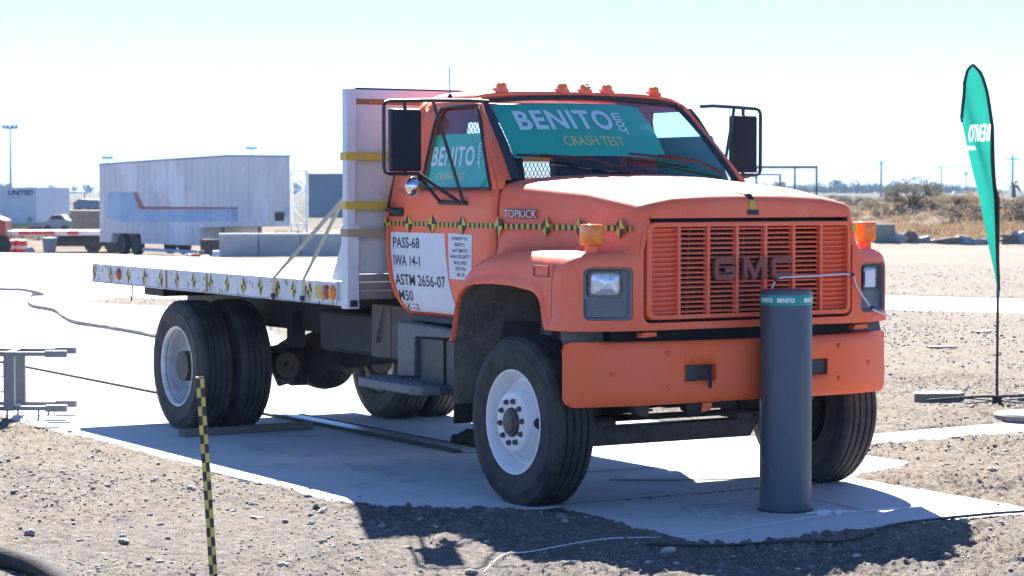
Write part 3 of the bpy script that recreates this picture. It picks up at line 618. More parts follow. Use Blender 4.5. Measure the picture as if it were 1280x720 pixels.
# doors
DOORS = []
for s in (-1, 1):
    d = MB(); o = .004
    patch(d, Zlow, fx, rx, s, 14, o); patch(d, Zmid, fx, wf, s, 2, o); patch(d, Zmid, wr, rx, s, 3, o); patch(d, Ztop, fx, rx, s, 8, o)
    D = d.build('door', 'paint', truck, 40, solid=.03, ref=(-1.2, 0, 1.8)); DOORS.append(D)
    m = MB(); m.grid([[(wf(z)+(wr(z)-wf(z))*k/4, s*(cy(z)-.012), z) for k in range(5)] for z in Zmid]); m.build('window_glass', 'glass', D, 0)
    m = MB(); P = [(wf(z), s*(cy(z)+.006), z) for z in Zmid]+[(wr(z), s*(cy(z)+.006), z) for z in Zmid[::-1]]; m.tube(P+[P[0]], .011, 6); m.build('window_seal', 'black', D)
    m = MB(); zz = 1.745; m.box(-1.89, -1.70, *sorted((s*.975, s*.995)), zz-.03, zz+.03); m.tube([(-1.88, s*1.0, zz+.012), (-1.86, s*1.025, zz+.012), (-1.72, s*1.025, zz+.005), (-1.70, s*1.0, zz+.005)], .014, 7); m.build('handle', 'black', D, 30, bevel=.005)
# dark backing behind the door gaps
    m = MB(); m.grid([[(fx(z)+.02, s*(cy(z)-.022), z), (fx(z)-.05, s*(cy(z)-.022), z)] for z in np.linspace(1.07, 1.9, 8)]); m.build('door_jamb', 'black', truck, 0); m = MB(); m.grid([[(rx(z)+.02, s*(cy(z)-.022), z), (rx(z)-.03, s*(cy(z)-.022), z)] for z in np.linspace(1.07, 2.4, 12)]); m.build('door_jamb', 'black', truck, 0)
    m = MB(); m.grid([[(x, s*.90, 1.07), (x, s*.915, 1.02), (x, s*.80, .96)] for x in (-.62, -1.72)]); m.build('sill', 'underbrown', CAB, 30)
# interior
m = MB(); m.box(-1.88, -.6, -.88, .88, 1.06, 1.12); m.build('cab_floor', 'interior', truck, 0)
m = MB(); m.prism([(-.40, 1.93), (-.62, 1.955), (-.80, 1.90), (-.80, 1.45), (-.52, 1.45)], lambda a, b, t: (a, -.84+1.68*t, b)); m.build('dashboard', 'interior', truck, 20)
for y0, y1 in ((-.72, -.08), (.18, .72)):
    m = MB(); m.box(-1.55, -1.0, y0, y1, 1.30, 1.52); m.build('seat', 'seat', truck, 30, bevel=.05)
    m = MB(); m.prism([(-1.48, 1.5), (-1.62, 1.5), (-1.74, 2.12), (-1.66, 2.14)], lambda a, b, t: (a, y0+(y1-y0)*t, b)); m.build('seat_back', 'seat', truck, 30, bevel=.03)
m = MB(); m.lathe([(.21+.014*math.cos(t), .014*math.sin(t)) for t in np.linspace(0, 2*math.pi, 9)], 28, 'x'); m.bar((0, -.2, 0), (0, .2, 0), .03, .02); m.bar((0, 0, 0), (-.0, 0, -.2), .03, .02, (0, 1, 0)); sw = m.build('steering_wheel', 'interior', truck); sw.location = (-.93, .45, 1.86); sw.rotation_euler.y = R(-35)
m = MB(); m.grid([[(bk(z)-.03, y, z) for y in (-.42, .42)] for z in (1.95, 2.36)]); m.build('rear_window', 'glass', truck, 0)
# roof lamps
for i, (y, x) in enumerate(((-.60, -1.055), (-.175, -.985), (0, -.98), (.175, -.985), (.60, -1.055))):
    z = roofz(x, y); m = MB()
    m.prism([(.045, -.012), (.035, .024), (-.04, .036), (-.10, .012), (-.10, -.012)], lambda a, b, t: (x+a, y-.032+.064*t, z+b*.8)); L0 = m.build('roof_lamp', 'paint', CAB, 30, bevel=.004)
    m = MB(); m.lathe([(.047, 0), (.047, .016), (.042, .034), (.03, .044), (.0001, .05)], 14, 'z'); q = m.build('amber_dome', 'amber', L0); q.location = (x-.005, y, z+.018); q.scale = (.95, .72, .85)
    if i == 2: m = MB(); m.obox((x+.03, y, z+.045), .05, .03, .005, Matrix.Rotation(R(25), 3, 'Y')); m.obox((x+.035, y-.025, z+.042), .05, .012, .005, Matrix.Rotation(R(25), 3, 'Y')); m.build('tape_scrap', 'dark', L0, 0)
m = MB(); m.tube([(-1.42, -.78, 2.50), (-1.42, -.785, 2.70)], .0035, 5); m.lathe([(.02, 2.495), (.016, 2.515), (.005, 2.53)], 10, 'z', (-1.42, -.78, 0)); m.build('antenna', 'black', truck)
# mirrors
for s in (-1, 1):
    X = -1.03; c = Vector((X, s*1.33, 2.21))
    m = MB(); rot = Matrix.Rotation(R(6)*s, 3, 'Z')
    pr = rrect(-.102, .102, -.198, .198, .012)
    rows = [[c+rot@Vector((d, a*k, b*k)) for a, b in pr] for d, k in ((-.035, .01), (-.035, .97), (-.03, 1), (.022, 1), (.035, .96), (.036, .01))]
    m.grid(rows, closed=True); MR = m.build('mirror', 'mirrorshell', truck, 35)
    m = MB(); m.obox(c+rot@Vector((-.037, 0, 0)), .004, .185, .375, rot); m.build('mirror_glass', 'chrome', MR, 0)
    m = MB()
    def T(*p): return [(x, s*y, z) for x, y, z in p]
    m.tube(T((-.83, .83, 2.455), (-.86, .95, 2.462), (-.97, 1.2, 2.462), (X, 1.44, 2.455), (X, 1.468, 2.445), (X, 1.48, 2.42), (X, 1.48, 2.03), (X, 1.47, 2.005), (X, 1.44, 1.995), (X+.02, 1.24, 1.995), (-.90, 1.01, 1.815)), .0125, 8)
    m.tube(T((-.93, 1.18, 2.455), (-.86, 1.0, 1.815)), .011, 8)
    m.tube(T((-1.0, 1.25, 1.985), (-1.19, .99, 1.82)), .011, 8); m.tube(T((-1.20, .985, 1.812), (-.84, .985, 1.808)), .015, 7)
    m.tube(T((X-.01, 1.40, 1.99), (-1.88, 1.0, 1.79), (-1.91, .985, 1.75)), .011, 8)
    m.tube(T((X, 1.33, 2.47), (X, 1.33, 2.40)), .012, 8); m.tube(T((X, 1.33, 2.02), (X, 1.33, 1.98)), .012, 8)
    m.build('mirror_arm', 'black', MR)
    m = MB(); m.lathe([(.0001, .045), (.03, .04), (.052, .024), (.062, .004), (.062, -.004), (.0001, -.006)], 22, 'x', (X+.01, s*1.27, 1.915)); m.tube(T((X, 1.27, 1.99), (X, 1.27, 1.93)), .008, 6); m.build('round_mirror', 'chrome', MR)
# wipers
for us, ue, vs_, ve, ab in ((-.93, -.50, .25, .17, (-.08, .02)), (-.02, .56, .22, .15, (.86, .04))):
    m = MB(); m.tube([W(us+(ue-us)*t, vs_+(ve-vs_)*t, .025) for t in np.linspace(0, 1, 7)], .009, 6); mid = (us+ue)/2
    m.tube([W(mid-.05, (vs_+ve)/2, .045), W((mid+ab[0])/2, (vs_+ve)/4+ab[1]/2+.02, .05), W(ab[0], ab[1], .02)], [.006, .009, .012], 6); m.build('wiper', 'black', truck)
# ---- chassis
for s in (-1, 1):
    m = MB(); m.box(-6.6, .62, *sorted((s*.40, s*.47)), .80, 1.04); m.build('frame_rail', 'chassis', truck, 0)
    for x0, z0 in ((0, .56), (-LB, .62)):
        m = MB()
        for k in range(5): l = .72-.1*k; m.grid([[(x0+l*t, s*yy, z0+.07*t*t*(l/.72)**2*1.2-.018*k+dz) for yy, dz in ((.48, 0), (.56, 0), (.56, .014), (.48, .014))] for t in np.linspace(-1, 1, 9)], closed=True)
        m.box(x0-.09, x0+.09, *sorted((s*.46, s*.58)), z0-.12, z0+.04); m.build('leaf_spring', 'oily', truck, 30)
        for xx in (x0-.72, x0+.72): m = MB(); m.box(xx-.05, xx+.05, *sorted((s*.44, s*.55)), z0+.05, .95); m.build('spring_hanger', 'chassis', truck, 0)
    m = MB(); m.tube([(.1, s*.62, .45), (.05, s*.60, .95)], .035, 10); m.build('shock_absorber', 'oily', truck)
    # dark box behind the cab step, battery box, step
for x in (-6.4, -4.3, -3.2, -1.9, -.9): m = MB(); m.box(x-.06, x+.06, -.40, .40, .84, 1.0); m.build('cross_member', 'chassis', truck, 0)
m = MB(); m.prism([(-.95, .44), (-.80, .46), (-.66, .42), (-.60, .33), (.60, .33), (.66, .42), (.80, .46), (.95, .44), (.95, .56), (.80, .56), (.62, .52), (.52, .45), (-.52, .45), (-.62, .52), (-.80, .56), (-.95, .56)], lambda a, b, t: (-.05+.10*t, a, b-.015)); m.build('front_axle', 'oily', truck, 20, bevel=.01)
m = MB(); m.tube([(.20, -.9, .50), (.22, .9, .50)], .02, 8); m.tube([(.35, -.3, .72), (.1, -.85, .6)], .018, 8); m.build('steering_rod', 'chassis', truck)
m = MB(); m.box(-.5, .45, -.33, .33, .62, 1.25); m.lathe([(.2, -.0), (.2, .5)], 16, 'x', (-.9, 0, .85), cap=True); m.build('engine_block', 'chassis', truck, 30, bevel=.05)
m = MB(); m.lathe([(.12, -1.15), (.12, -1.0), (.085, -.9), (.085, -.35), (.16, -.28), (.20, -.2), (.20, .2), (.16, .28), (.085, .35), (.085, .9), (.12, 1.0), (.12, 1.15)], 20, 'y', (-LB, 0, WZ), cap=True)
m.lathe([(.0001, -.34), (.10, -.32), (.19, -.22), (.235, -.08), (.24, .05), (.22, .16), (.13, .26), (.09, .42), (.08, .46), (.0001, .46)], 24, 'x', (-LB+.08, .05, WZ+.01)); m.build('rear_axle', 'oily', truck, 35)
m = MB()
for k in range(12): a = 2*math.pi*k/12; m.lathe([(.016, 0), (.016, .02), (.0001, .022)], 6, 'x', (-LB+.2, .05+.2*math.sin(a), WZ+.2*math.cos(a)))
m.build('differential_bolt', 'nut', truck)
m = MB(); m.tube([(-LB+.5, .05, WZ+.02), (-2.9, .03, .72), (-1.0, 0, .85)], .055, 12); m.build('drive_shaft', 'chassis', truck)
for s in (-1, 1):
    m = MB(); m.lathe([(.10, 0), (.115, .02), (.115, .10), (.10, .12)], 18, 'x', (-LB+.28, s*.42, .50), cap=True); m.lathe([(.03, 0), (.02, .03), (.0001, .032)], 8, 'x', (-LB+.40, s*.42, .50)); m.prism([(-.10, .46), (.08, .5), (.1, .36), (-.04, .33)], lambda a, b, t: (-LB+.30+.04*t, s*.42+a, b)); m.build('brake_chamber', 'oily', truck)
m = MB(); m.lathe([(.0001, 0), (.15, .01), (.16, .03), (.16, .95), (.15, .97), (.0001, .98)], 22, 'x', (-4.2, .0, .83)); m.build('air_tank', 'chassis', truck)
m = MB(); m.box(-3.35, -2.35, -.80, -.48, .72, 1.02); m.build('tool_box', 'chassis', truck, 20, bevel=.03)
m = MB(); m.box(-4.3, -2.3, .48, .9, .62, 1.05); m.build('fuel_tank', 'chassis', truck, 20, bevel=.08)
m = MB(); m.box(-2.32, -1.60, -.90, -.87, .74, 1.10); m.box(-2.05, -2.03, -.905, -.89, .74, 1.1); m.tube([(-2.12, -.915, 1.09), (-2.22, -.92, .84)], .008, 6); m.lathe([(.02, 0), (.02, -.012), (.0001, -.014)], 10, 'y', (-2.22, -.90, .86)); m.build('under_cab_panel', 'underbrown', truck, 0)
m = MB(); m.box(-1.75, -.60, -.86, -.50, .92, 1.06); m.build('cab_mount_sill', 'underbrown', truck, 0)
m = MB(); m.prism([(-1.72, .645), (-1.72, 1.0), (-1.70, 1.015), (-.75, .985), (-.75, .945), (-1.46, .925), (-1.48, .91), (-1.48, .66)], lambda a, b, t: (a, -1.02+.10*t, b)); STEP = m.build('step_bracket', 'stepgrey', truck, 20, bevel=.008)
m = MB(); m.box(-1.48, -.78, -.99, -.55, .56, .94); m.build('battery_box', 'black', STEP, 20, bevel=.03)
m = MB(); m.box(-1.13, -1.115, -1.0, -.985, .6, .93); m.build('box_strap', 'chassis', STEP, 0)
m = MB(); P = [(-2.02, -1.16), (-1.96, -1.19), (-1.22, -1.20), (-1.12, -1.16), (-1.08, -1.05), (-1.10, -.72), (-2.02, -.72)]; m.prism(P, lambda a, b, t: (a, b, .565+.065*t)); m.build('step_plate', 'stepgrey', STEP, 20, bevel=.012)
for i in range(9):
    for j in range(3):
        m = MB(); m.lathe([(.026, 0), (.022, .012), (.012, .012), (.012, .002)], 8, 'z', (-1.9+i*.085, -1.13+j*.075, .63)); m.build('tread_cleat', 'stepgrey', STEP)
# ---- flatbed
BZ = 1.264; RAILH = .155; BX0, BX1 = -6.88, -2.22
bed = MB(); bed.box(BX0, BX1, -1.222, -1.19, BZ-RAILH, BZ); bed.box(BX0, BX1, -1.222, -1.15, BZ-RAILH-.006, BZ-RAILH); bed.box(BX0, BX1, 1.19, 1.222, BZ-RAILH, BZ); bed.box(BX0, BX0+.03, -1.19, 1.19, BZ-RAILH, BZ)
BED = bed.build('flatbed', 'bedwhite', truck, 20, bevel=.004)
npl = 12; wpl = 2.38/npl
for k in range(npl):
    m = MB(); dz = rng.uniform(-.004, .004); m.box(BX0+.035, BX1, -1.19+k*wpl+.003, -1.19+(k+1)*wpl-.003, BZ-.045, BZ-.004+dz); m.build('deck_plank', 'deck', BED, 0)
for k in range(11): x = BX0+.3+k*.42; m = MB(); m.box(x-.03, x+.03, -1.18, 1.18, BZ-.14, BZ-.05); m.build('cross_beam', 'chassis', BED, 0)
for s in (-1, 1): m = MB(); m.box(-6.3, -2.3, *sorted((s*.38, s*.48)), 1.045, BZ-.14); m.build('sub_frame', 'chassis', BED, 0)
m = MB(); m.box(-5.95, -5.55, -1.12, -.45, 1.03, 1.10); m.build('rear_under_tray', 'chassis', BED, 0)
def targ(c, r, ux, uy, parent, flip=0, name='target_sticker', ry=None):
    c = Vector(c); ux = Vector(ux)*r; uy = Vector(uy)*(ry or r*1.55); m = MB()
    P = [c+ux, c+uy, c-ux, c-uy]
    for k in range(4): m.add([c, P[k], P[(k+1) % 4]], [(0, 1, 2)], (k+flip) % 2)
    return m.build(name, ['yellow', 'dark'], parent, 0, recalc=False)
xs_t = [-6.83, -6.45, -6.05, -5.70, -5.35, -5.02, -4.69, -4.36, -4.05, -3.76, -3.46, -3.16, -2.90, -2.64]
for i, x in enumerate(xs_t): targ((x, -1.2245, BZ-.078), .042, (1, 0, 0), (0, 0, 1), BED, i % 2, ry=.068)
for x, mt in ((-6.26, 'redlens'), (-2.375, 'redlens'), (-2.275, 'amber')):
    m = MB(); m.lathe([(.052, 0), (.052, -.008), (.04, -.02), (.0001, -.026)], 18, 'y', (x, -1.222, BZ-.075)); m.build('side_lamp', mt, BED)
m = MB(); m.box(-2.54, -2.43, -1.226, -1.222, BZ-.125, BZ-.03); m.build('warning_plate', 'yellowtape', BED, 0)
m = MB(); m.tube([(-5.98, -1.215, BZ-RAILH), (-5.97, -1.22, BZ-RAILH-.07), (-5.99, -1.22, BZ-RAILH-.13)], .006, 5); m.build('hanging_wire', 'cableblack', BED)
for x, l in ((-5.25, .2), (-4.45, .1)): m = MB(); m.box(x, x+.03, -1.2245, -1.222, BZ-RAILH+.005, BZ-.01); m.build('rail_joint', 'rust', BED, 0)
# headboard
HX = -2.06; HT = 2.578
hb = MB(); hb.box(HX-.07, HX, -1.222, -1.155, BZ-.17, HT); hb.box(HX-.07, HX, 1.155, 1.222, BZ-.17, HT); hb.box(HX-.07, HX, -1.155, 1.155, HT-.07, HT)
hb.box(HX-.08, HX+.015, -1.226, -1.135, 1.085, 1.655)
HB = hb.build('headboard', 'headwhite', truck, 20, bevel=.006)
m = MB(); WY = (-.62, .62, 1.98, 2.42)
for a in ((-1.155, 1.155, 1.32, WY[2]), (-1.155, WY[0], WY[2], WY[3]), (WY[1], 1.155, WY[2], WY[3]), (-1.155, 1.155, WY[3], HT-.07)): m.box(HX-.055, HX-.045, *a)
m.build('panel', 'headpanel', HB, 0)
m = MB()
for k in range(39):
    for d in (-1, 1):
        y = WY[0]+k*.033; a = [y, WY[2]]; 
        L_ = WY[3]-WY[2]; y2 = y+d*L_*.55
        z0, z1 = WY[2], WY[3]
        if y2 > WY[1]: z1 = z0+(WY[1]-y)/(y2-y)*L_; y2 = WY[1]
        if y2 < WY[0]: z1 = z0+(WY[0]-y)/(y2-y)*L_; y2 = WY[0]
        m.bar((HX-.05, y, z0), (HX-.05, y2, z1), .004, .006)
for k in range(14):
    z = WY[2]+k*.033
    m.bar((HX-.05, WY[0], z), (HX-.05, WY[0]+min(WY[1]-WY[0], (WY[3]-z)*.55), min(WY[3], z+(WY[1]-WY[0])/.55)), .004, .006)
    m.bar((HX-.05, WY[1], z), (HX-.05, WY[1]-min(WY[1]-WY[0], (WY[3]-z)*.55), min(WY[3], z+(WY[1]-WY[0])/.55)), .004, .006)
m.build('window_guard_mesh', 'headwhite', HB, 0)
m = MB(); m.box(HX-.044, HX-.038, -1.15, 1.15, HT-.105, HT-.071); m.build('rust_streak', 'rust', HB, 0)
for k, (z0, z1, mt) in enumerate(((2.093, 2.147, 'yellowtape'), (1.76, 1.815, 'yellowtape'), (1.575, 1.628, 'tan'))):
    m = MB(); o_ = .019 if k == 2 else .003; m.box(HX-.085, HX+o_, -1.229, 1.15, z0, z1); m.build('binding_strap', mt, HB, 0)
m = MB(); m.box(HX-.05, HX+.01, -1.13, 1.13, 1.21, 1.262); m.build('kick_board', 'greywood', HB, 0); m = MB(); m.box(HX-.05, HX+.008, -1.13, 1.13, 1.268, 1.318); m.build('kick_board', 'greywood', HB, 0); m = MB(); m.box(HX-.05, HX+.006, -1.13, 1.13, 1.15, 1.204); m.build('kick_board', 'greywood', HB, 0)
for s in (-1, 1):
    m = MB(); m.prism([(HX-.08, 1.27), (HX-.36, 1.27), (HX-.08, 1.72)], lambda a, b, t: (a, s*(1.15+.012*t), b)); m.build('gusset', 'headwhite', HB, 0)
m = MB(); m.box(-2.30, HX-.08, -1.2, -1.165, BZ-.165, BZ-.005); m.box(-2.29, HX-.082, -1.215, -1.2, BZ-.16, BZ-.125); m.build('corner_bracket', 'headwhite', HB, 0)
m = MB(); m.box(HX-.06, HX+.017, -1.115-.09, -1.15, 1.10, 1.145); m.build('bracket_opening', 'dark', HB, 0)
# ---- print on the truck
def tape_y(x):
    if x < -.5: return cy(1.668)+.007
    return hw(x)+.012+.012*(1.85-1.668)/.2+.012
tp = MB(); xs = list(np.linspace(-1.955, .80, 70)); TZ = 1.668
tp.grid([[(nose((x, 0, 0))[0], -tape_y(x), TZ-.0165), (nose((x, 0, 0))[0], -tape_y(x)-.0005, TZ+.0165)] for x in xs]); tp.build('marking_tape', 'tape', truck, 0)
for i, x in enumerate((-1.62, -1.30, -.90, -.455, .02, .34, .70)): targ((x, -tape_y(x)-.003, TZ), .058, (1, 0, 0), (0, 0, 1), truck, i % 2, ry=.064)
targ((-1.935, -tape_y(-1.9)-.003, TZ), .035, (1, 0, 0), (0, 0, 1), truck, 1, ry=.05)
m = MB(); m.grid([[(.60+t*.30 if t < .85 else .852, y, interp(.60+t*.26, [.3, .82], [1.937, 1.866])-(0 if t < .7 else (t-.7)*.30)) for y in (-.012, .028)] for t in np.linspace(.25, 1.0, 6)]); m.build('marking_tape', 'tape', HOOD, 0)
m = MB(); m.box(.855, .858, -.03, .05, 1.745, 1.775); m.build('target_sticker', 'dark', FASC, 0)
m = MB(); m.box(.846, .853, .765, .80, 1.64, 1.69); m.build('target_sticker', 'yellow', FASC, 0)
def side(x0, z0, off=.008): return lambda a, b: (x0+a, -(cy(z0+b)+off), z0+b)
def placard(pts, mat, parent, name):
    m = MB(); n_ = 14; rows = []
    for i in range(n_+1):
        t = i/n_; l = Vector(pts[0]).lerp(Vector(pts[3]), t); r = Vector(pts[1]).lerp(Vector(pts[2]), t)
        rows.append([(l.x+(r.x-l.x)*k/6, -(cy(l.y+(r.y-l.y)*k/6)+.0065), l.y+(r.y-l.y)*k/6) for k in range(7)])
    m.grid(rows); return m.build(name, mat, parent, 30)
m = MB(); m.grid([[(xl+(xr-xl)*k/6, -(cy(z)+.0065), z) for k in range(7)] for z, xl, xr in [(z, max(-1.885, rx(z)+.045), interp(z, [1.08, 1.3, 1.6], [-1.03, -1.10, -1.135])) for z in np.linspace(1.085, 1.61, 16)]]); S1 = m.build('door_placard', 'paper', truck, 30)
S2 = placard([(-1.085, 1.615), (-.775, 1.608), (-.80, 1.318), (-1.085, 1.318)], 'paper', truck, 'door_placard')
for s_, x, z, w_, h_ in (('PASS-68', -1.845, 1.505, .37, .072), ('IWA 14-1', -1.845, 1.385, .37, .072), ('ASTM 2656-07', -1.835, 1.255, .69, .075), ('M50', -1.805, 1.152, .20, .07)):
    lettering(s_, w_, h_, side(x, z), 'ink', S1, .012)
lettering('K12', .17, .04, side(-1.715, 1.096), 'ink', S1, .012)
for k, s_ in enumerate(('P44097-01', 'BENITO', 'AUTOMATIC', 'HIGH SECURITY', 'BOLLARD', '50TH/6', '40-20')):
    ww = (.20, .13, .20, .25, .165, .13, .10)[k]; lettering(s_, ww, .024, side(-.935-ww/2, 1.568-k*.0385), 'ink', S2, .006)
def emb(a, b): x = -.40+a; return (x, -(hw(x)+.034+.0), 1.715+b)
BD = lettering('TOPKICK', .34, .062, emb, 'ink', HOOD, .05, 'hood_badge'); lettering('TOPKICK', .325, .05, lambda a, b: (lambda p: (p[0]+.007, p[1]-.003, p[2]+.006))(emb(a, b)), 'badge', HOOD, .0, 'hood_badge')
# ---- banners held inside the glass
bn = MB(); off = -.018
def WB(a, b):     # a 0..1 left to right, b 0..1 bottom to top of the banner
    u = (-.93+1.43*a)*(b)+(-.93+1.31*a)*(1-b); v = .265+(.965-.265)*b-(.03*a if b < .5 else .03*a)
    return W(u, v, off-.012*math.sin(a*9+b*4)*max(.06, a-.5)*(1.6))
bn.grid([[WB(a, b) for a in np.linspace(0, 1, 31)] for b in np.linspace(0, 1, 13)]); BN = bn.build('windshield_banner', 'teal', None, 60)
tag(BN, 'teal printed banner filling most of the truck windshield', 'banner')
def WT(a0, b0, shear=0.): return lambda a, b: WB(a0+a, b0+b)+Vector((.7, 0, .7))*.006
lettering('BENITO', .625, .38, WT(.10, .47), 'white', BN, .028, spacing=1.12); lettering('CRASH TEST', .40, .17, WT(.33, .17), 'gold', BN, .004)
lettering('.com', .40, .07, lambda a, b: WB(.785-b*.9+.02, .40+a)+Vector((.7, 0, .7))*.006, 'white', BN, .02)
def DB(a, b): z = 1.895+.36*b; x = wr(1.95)-.02+.86*a-.11*b*a; return Vector((x, -(cy(z)-.020), z))
bn = MB(); bn.grid([[DB(a, b) for a in np.linspace(0, 1, 12)] for b in np.linspace(0, 1, 6)]); B2 = bn.build('side_window_banner', 'teal', None, 60)
tag(B2, 'teal printed banner across the lower part of the truck side window', 'banner')
bn = MB(); bn.grid([[Vector((v.x, -v.y, v.z)) for v in [DB(a, b) for a in np.linspace(0, 1, 12)]] for b in np.linspace(0, 1, 6)]); B3 = bn.build('side_window_banner', 'teal', None, 60); tag(B3, 'banner across the far side window, its dark back seen through the windshield', 'banner')
DT = lambda a0, b0: (lambda a, b: DB(a0+a, b0+b)+Vector((0, -.006, 0)))
lettering('BENITO', .70, .36, DT(.07, .42), 'white', B2, .028, spacing=1.12); lettering('CRASH TEST', .45, .13, DT(.2, .17), 'gold', B2, .004); lettering('.com', .45, .05, lambda a, b: DB(.865-b*.8, .38+a)+Vector((0, -.006, 0)), 'white', B2, .02)
# ---- straps over the bed
for i, (x, top, lab) in enumerate(((-3.20, (-2.14, -1.02, 2.02), 'cream tie-down strap hooked to the flatbed rail, the one further from the cab'), (-2.72, (-2.14, -1.08, 2.06), 'cream tie-down strap hooked to the flatbed rail, the one nearer the cab'))):
    m = MB(); a = Vector((x, -1.238, BZ-.13)); b = Vector((x+.02, -1.238, BZ+.004)); c_ = Vector(top); d1 = (c_-b).normalized(); wv = Vector((1, 0, 0)); wv = (wv-d1*wv.dot(d1)).normalized()*.024
    nn = d1.cross(wv).normalized()*.0015
    pts = [a, b]+[b.lerp(c_, t) for t in (.25, .5, .75, 1)]
    rows = [[p-Vector((.024, 0, 0)) if i_ < 2 else p-wv, p+Vector((.024, 0, 0)) if i_ < 2 else p+wv] for i_, p in enumerate(pts)]
    m.grid([[r[0], r[1], r[1]+nn, r[0]+nn] for r in rows], closed=True); S = m.build('tie_down_strap', 'strap', None, 20); tag(S, lab, 'strap', 'tie-down straps on the flatbed')
    m = MB(); m.obox(a+Vector((0, -.004, .0)), .05, .014, .03); m.tube([a+Vector((0, -.005, -.01)), a+Vector((.01, -.005, -.04)), a+Vector((0, .02, -.05))], .008, 6); m.build('hook', 'chassis', S)
# ================================================================== things around the truck
def at(d, s, z=None):          # a place on site: d metres out along the long view, s metres across it
    p = np.array([11.992, -8.323])+FWD*d+RGT*s; return (float(p[0]), float(p[1]), gz(*p) if z is None else z)
def col_px(px, d): return (px-640)/2901.5*d
FA = math.atan2(FWD[1], FWD[0]); RA = FA-math.pi/2        # headings: away, rightwards
# guide rail let into the runway
rl = thing('guide_rail', 'pale steel guide rail let into the runway, running back under the truck', 'rail', (-12, 0, 0))
m = MB(); m.box(-20, 9.55, -.085, .105, .004, .012); m.build('rail_plate', 'railsteel', rl, 0)
for y0, y1, h in ((-.135, -.085, .022), (.105, .135, .016)): m = MB(); m.box(-20, 9.5, y0, y1, .001, h); m.build('rail_edge', 'raildark', rl, 0)
m = MB(); m.box(-.05, .05, -.56, .56, 0, .055); pl = m.build('timber_plank', 'plank', None, 0, bevel=.006); pl.location = (-4.55, -.84, .001); pl.rotation_euler.z = R(2); tag(pl, 'weathered timber plank lying in front of the rear tyres', 'plank')
m = MB(); bm = bmesh.new(); bmesh.ops.create_icosphere(bm, subdivisions=3, radius=1)
for v in bm.verts:
    n_ = mnoise.fractal(v.co*2.2, .8, 2, 4); v.co *= 1+.3*n_; v.co.x *= .22; v.co.y *= .13; v.co.z = max(-.02, v.co.z*.085)
me = bpy.data.meshes.new('rubber_lump'); bm.to_mesh(me); bm.free(); me.materials.append(MT['flap']); o = link('rubber_lump', me); o.location = (-2.95, .27, .02); tag(o, 'lumpy black pad lying across the guide rail under the cab', 'debris')
ribbon([(-28.6, 5.2), (-27.6, 5.35), (-26.9, 5.3)], .07, .006, 'crack', 'tar', RW, .4); ribbon([(-42.4, 9.7), (-42.6, 10.3), (-40.5, 10.2)], .35, .006, 'crack', 'tar', RW, .4)
for x in (-6.9, -7.9, -15, -25, -35): ribbon([(x, -2.1), (x+.05, -1), (x, 2.3)], .012, .005, 'joint', 'tar', RW, .3)
ribbon([(-1.05, -.1), (-1.04, .85), (-1.0, 2.2)], .02, .005, 'joint', 'raildark', RW, .3); ribbon([(-.62, -.04), (-.4, .3), (-.2, .9)], .10, .005, 'stain', 'tar', RW, .6)
ribbon([(.25, -.96), (.25, 1.4)], .014, .0085, 'joint', 'raildark', PD, .3)
for a_, b_ in (((.70, -.40), (.80, .50)), ((.80, .50), (1.50, .42)),): ribbon([a_, b_], .009, .0085, 'joint', 'raildark', PD)
m = MB(); m.prism(ragged([(.72, -.42), (.78, -.08), (1.05, -.16), (1.2, -.1), (1.38, -.35), (1.2, -.62), (1.0, -.52)], .12, .03, 4), lambda a, b, t: (a, b, .0045+.003*t)); m.build('dried_grout', M('dried grout', (.55, .55, .54), .9, c2=(.36, .36, .36), scale=14, thr=(.45, .6)), PD, 0)
for x, y, r in ((-1.9, -1.1, .24), (-3.4, -1.2, .2), (-1.4, -.55, .15)):
    m = MB(); P = [(x+r*1.6*math.cos(t)*(1+.3*mnoise.noise((x*5, t, 0))), y+r*.5*math.sin(t)*(1+.3*mnoise.noise((x*5, t, 3)))) for t in np.linspace(0, 2*math.pi, 18)[:-1]]; m.prism(P, lambda a, b, t: (a, b, .001+.003*t)); m.build('oil_stain', M('oil stain', (.36, .355, .345), .7, c2=(.50, .495, .485), scale=9, thr=(.38, .6)), RW, 0)
# bollard
bo = thing('bollard', 'dark grey steel bollard with a teal printed band, in front of the truck grille', 'bollard', (1.105, .068, .004))
m = MB(); m.lathe([(.1525, 0), (.1525, 1.285), (.150, 1.296), (.142, 1.302), (.0001, 1.303)], 64, 'z'); m.build('post', 'bollard', bo, 35)
m = MB(); m.lathe([(.1527, .0), (.165, .0), (.165, .006), (.1527, .009)], 48, 'z'); m.build('base_ring', 'raildark', bo, 35)
m = MB(); m.lathe([(.1537, 1.215), (.1543, 1.217), (.1543, 1.273), (.1537, 1.275)], 64, 'z'); bb = m.build('band', 'bband', bo, 35)
for a0 in (-31, 31, 93, 155, 217, 279):
    ac = a0+31-37.5
    lettering('BENITO', .105, .026, lambda a, b, ac=ac: ((.1553)*math.cos(R(ac-20)+a/.155), (.1553)*math.sin(R(ac-20)+a/.155), 1.232+b), 'white', bb, .04)
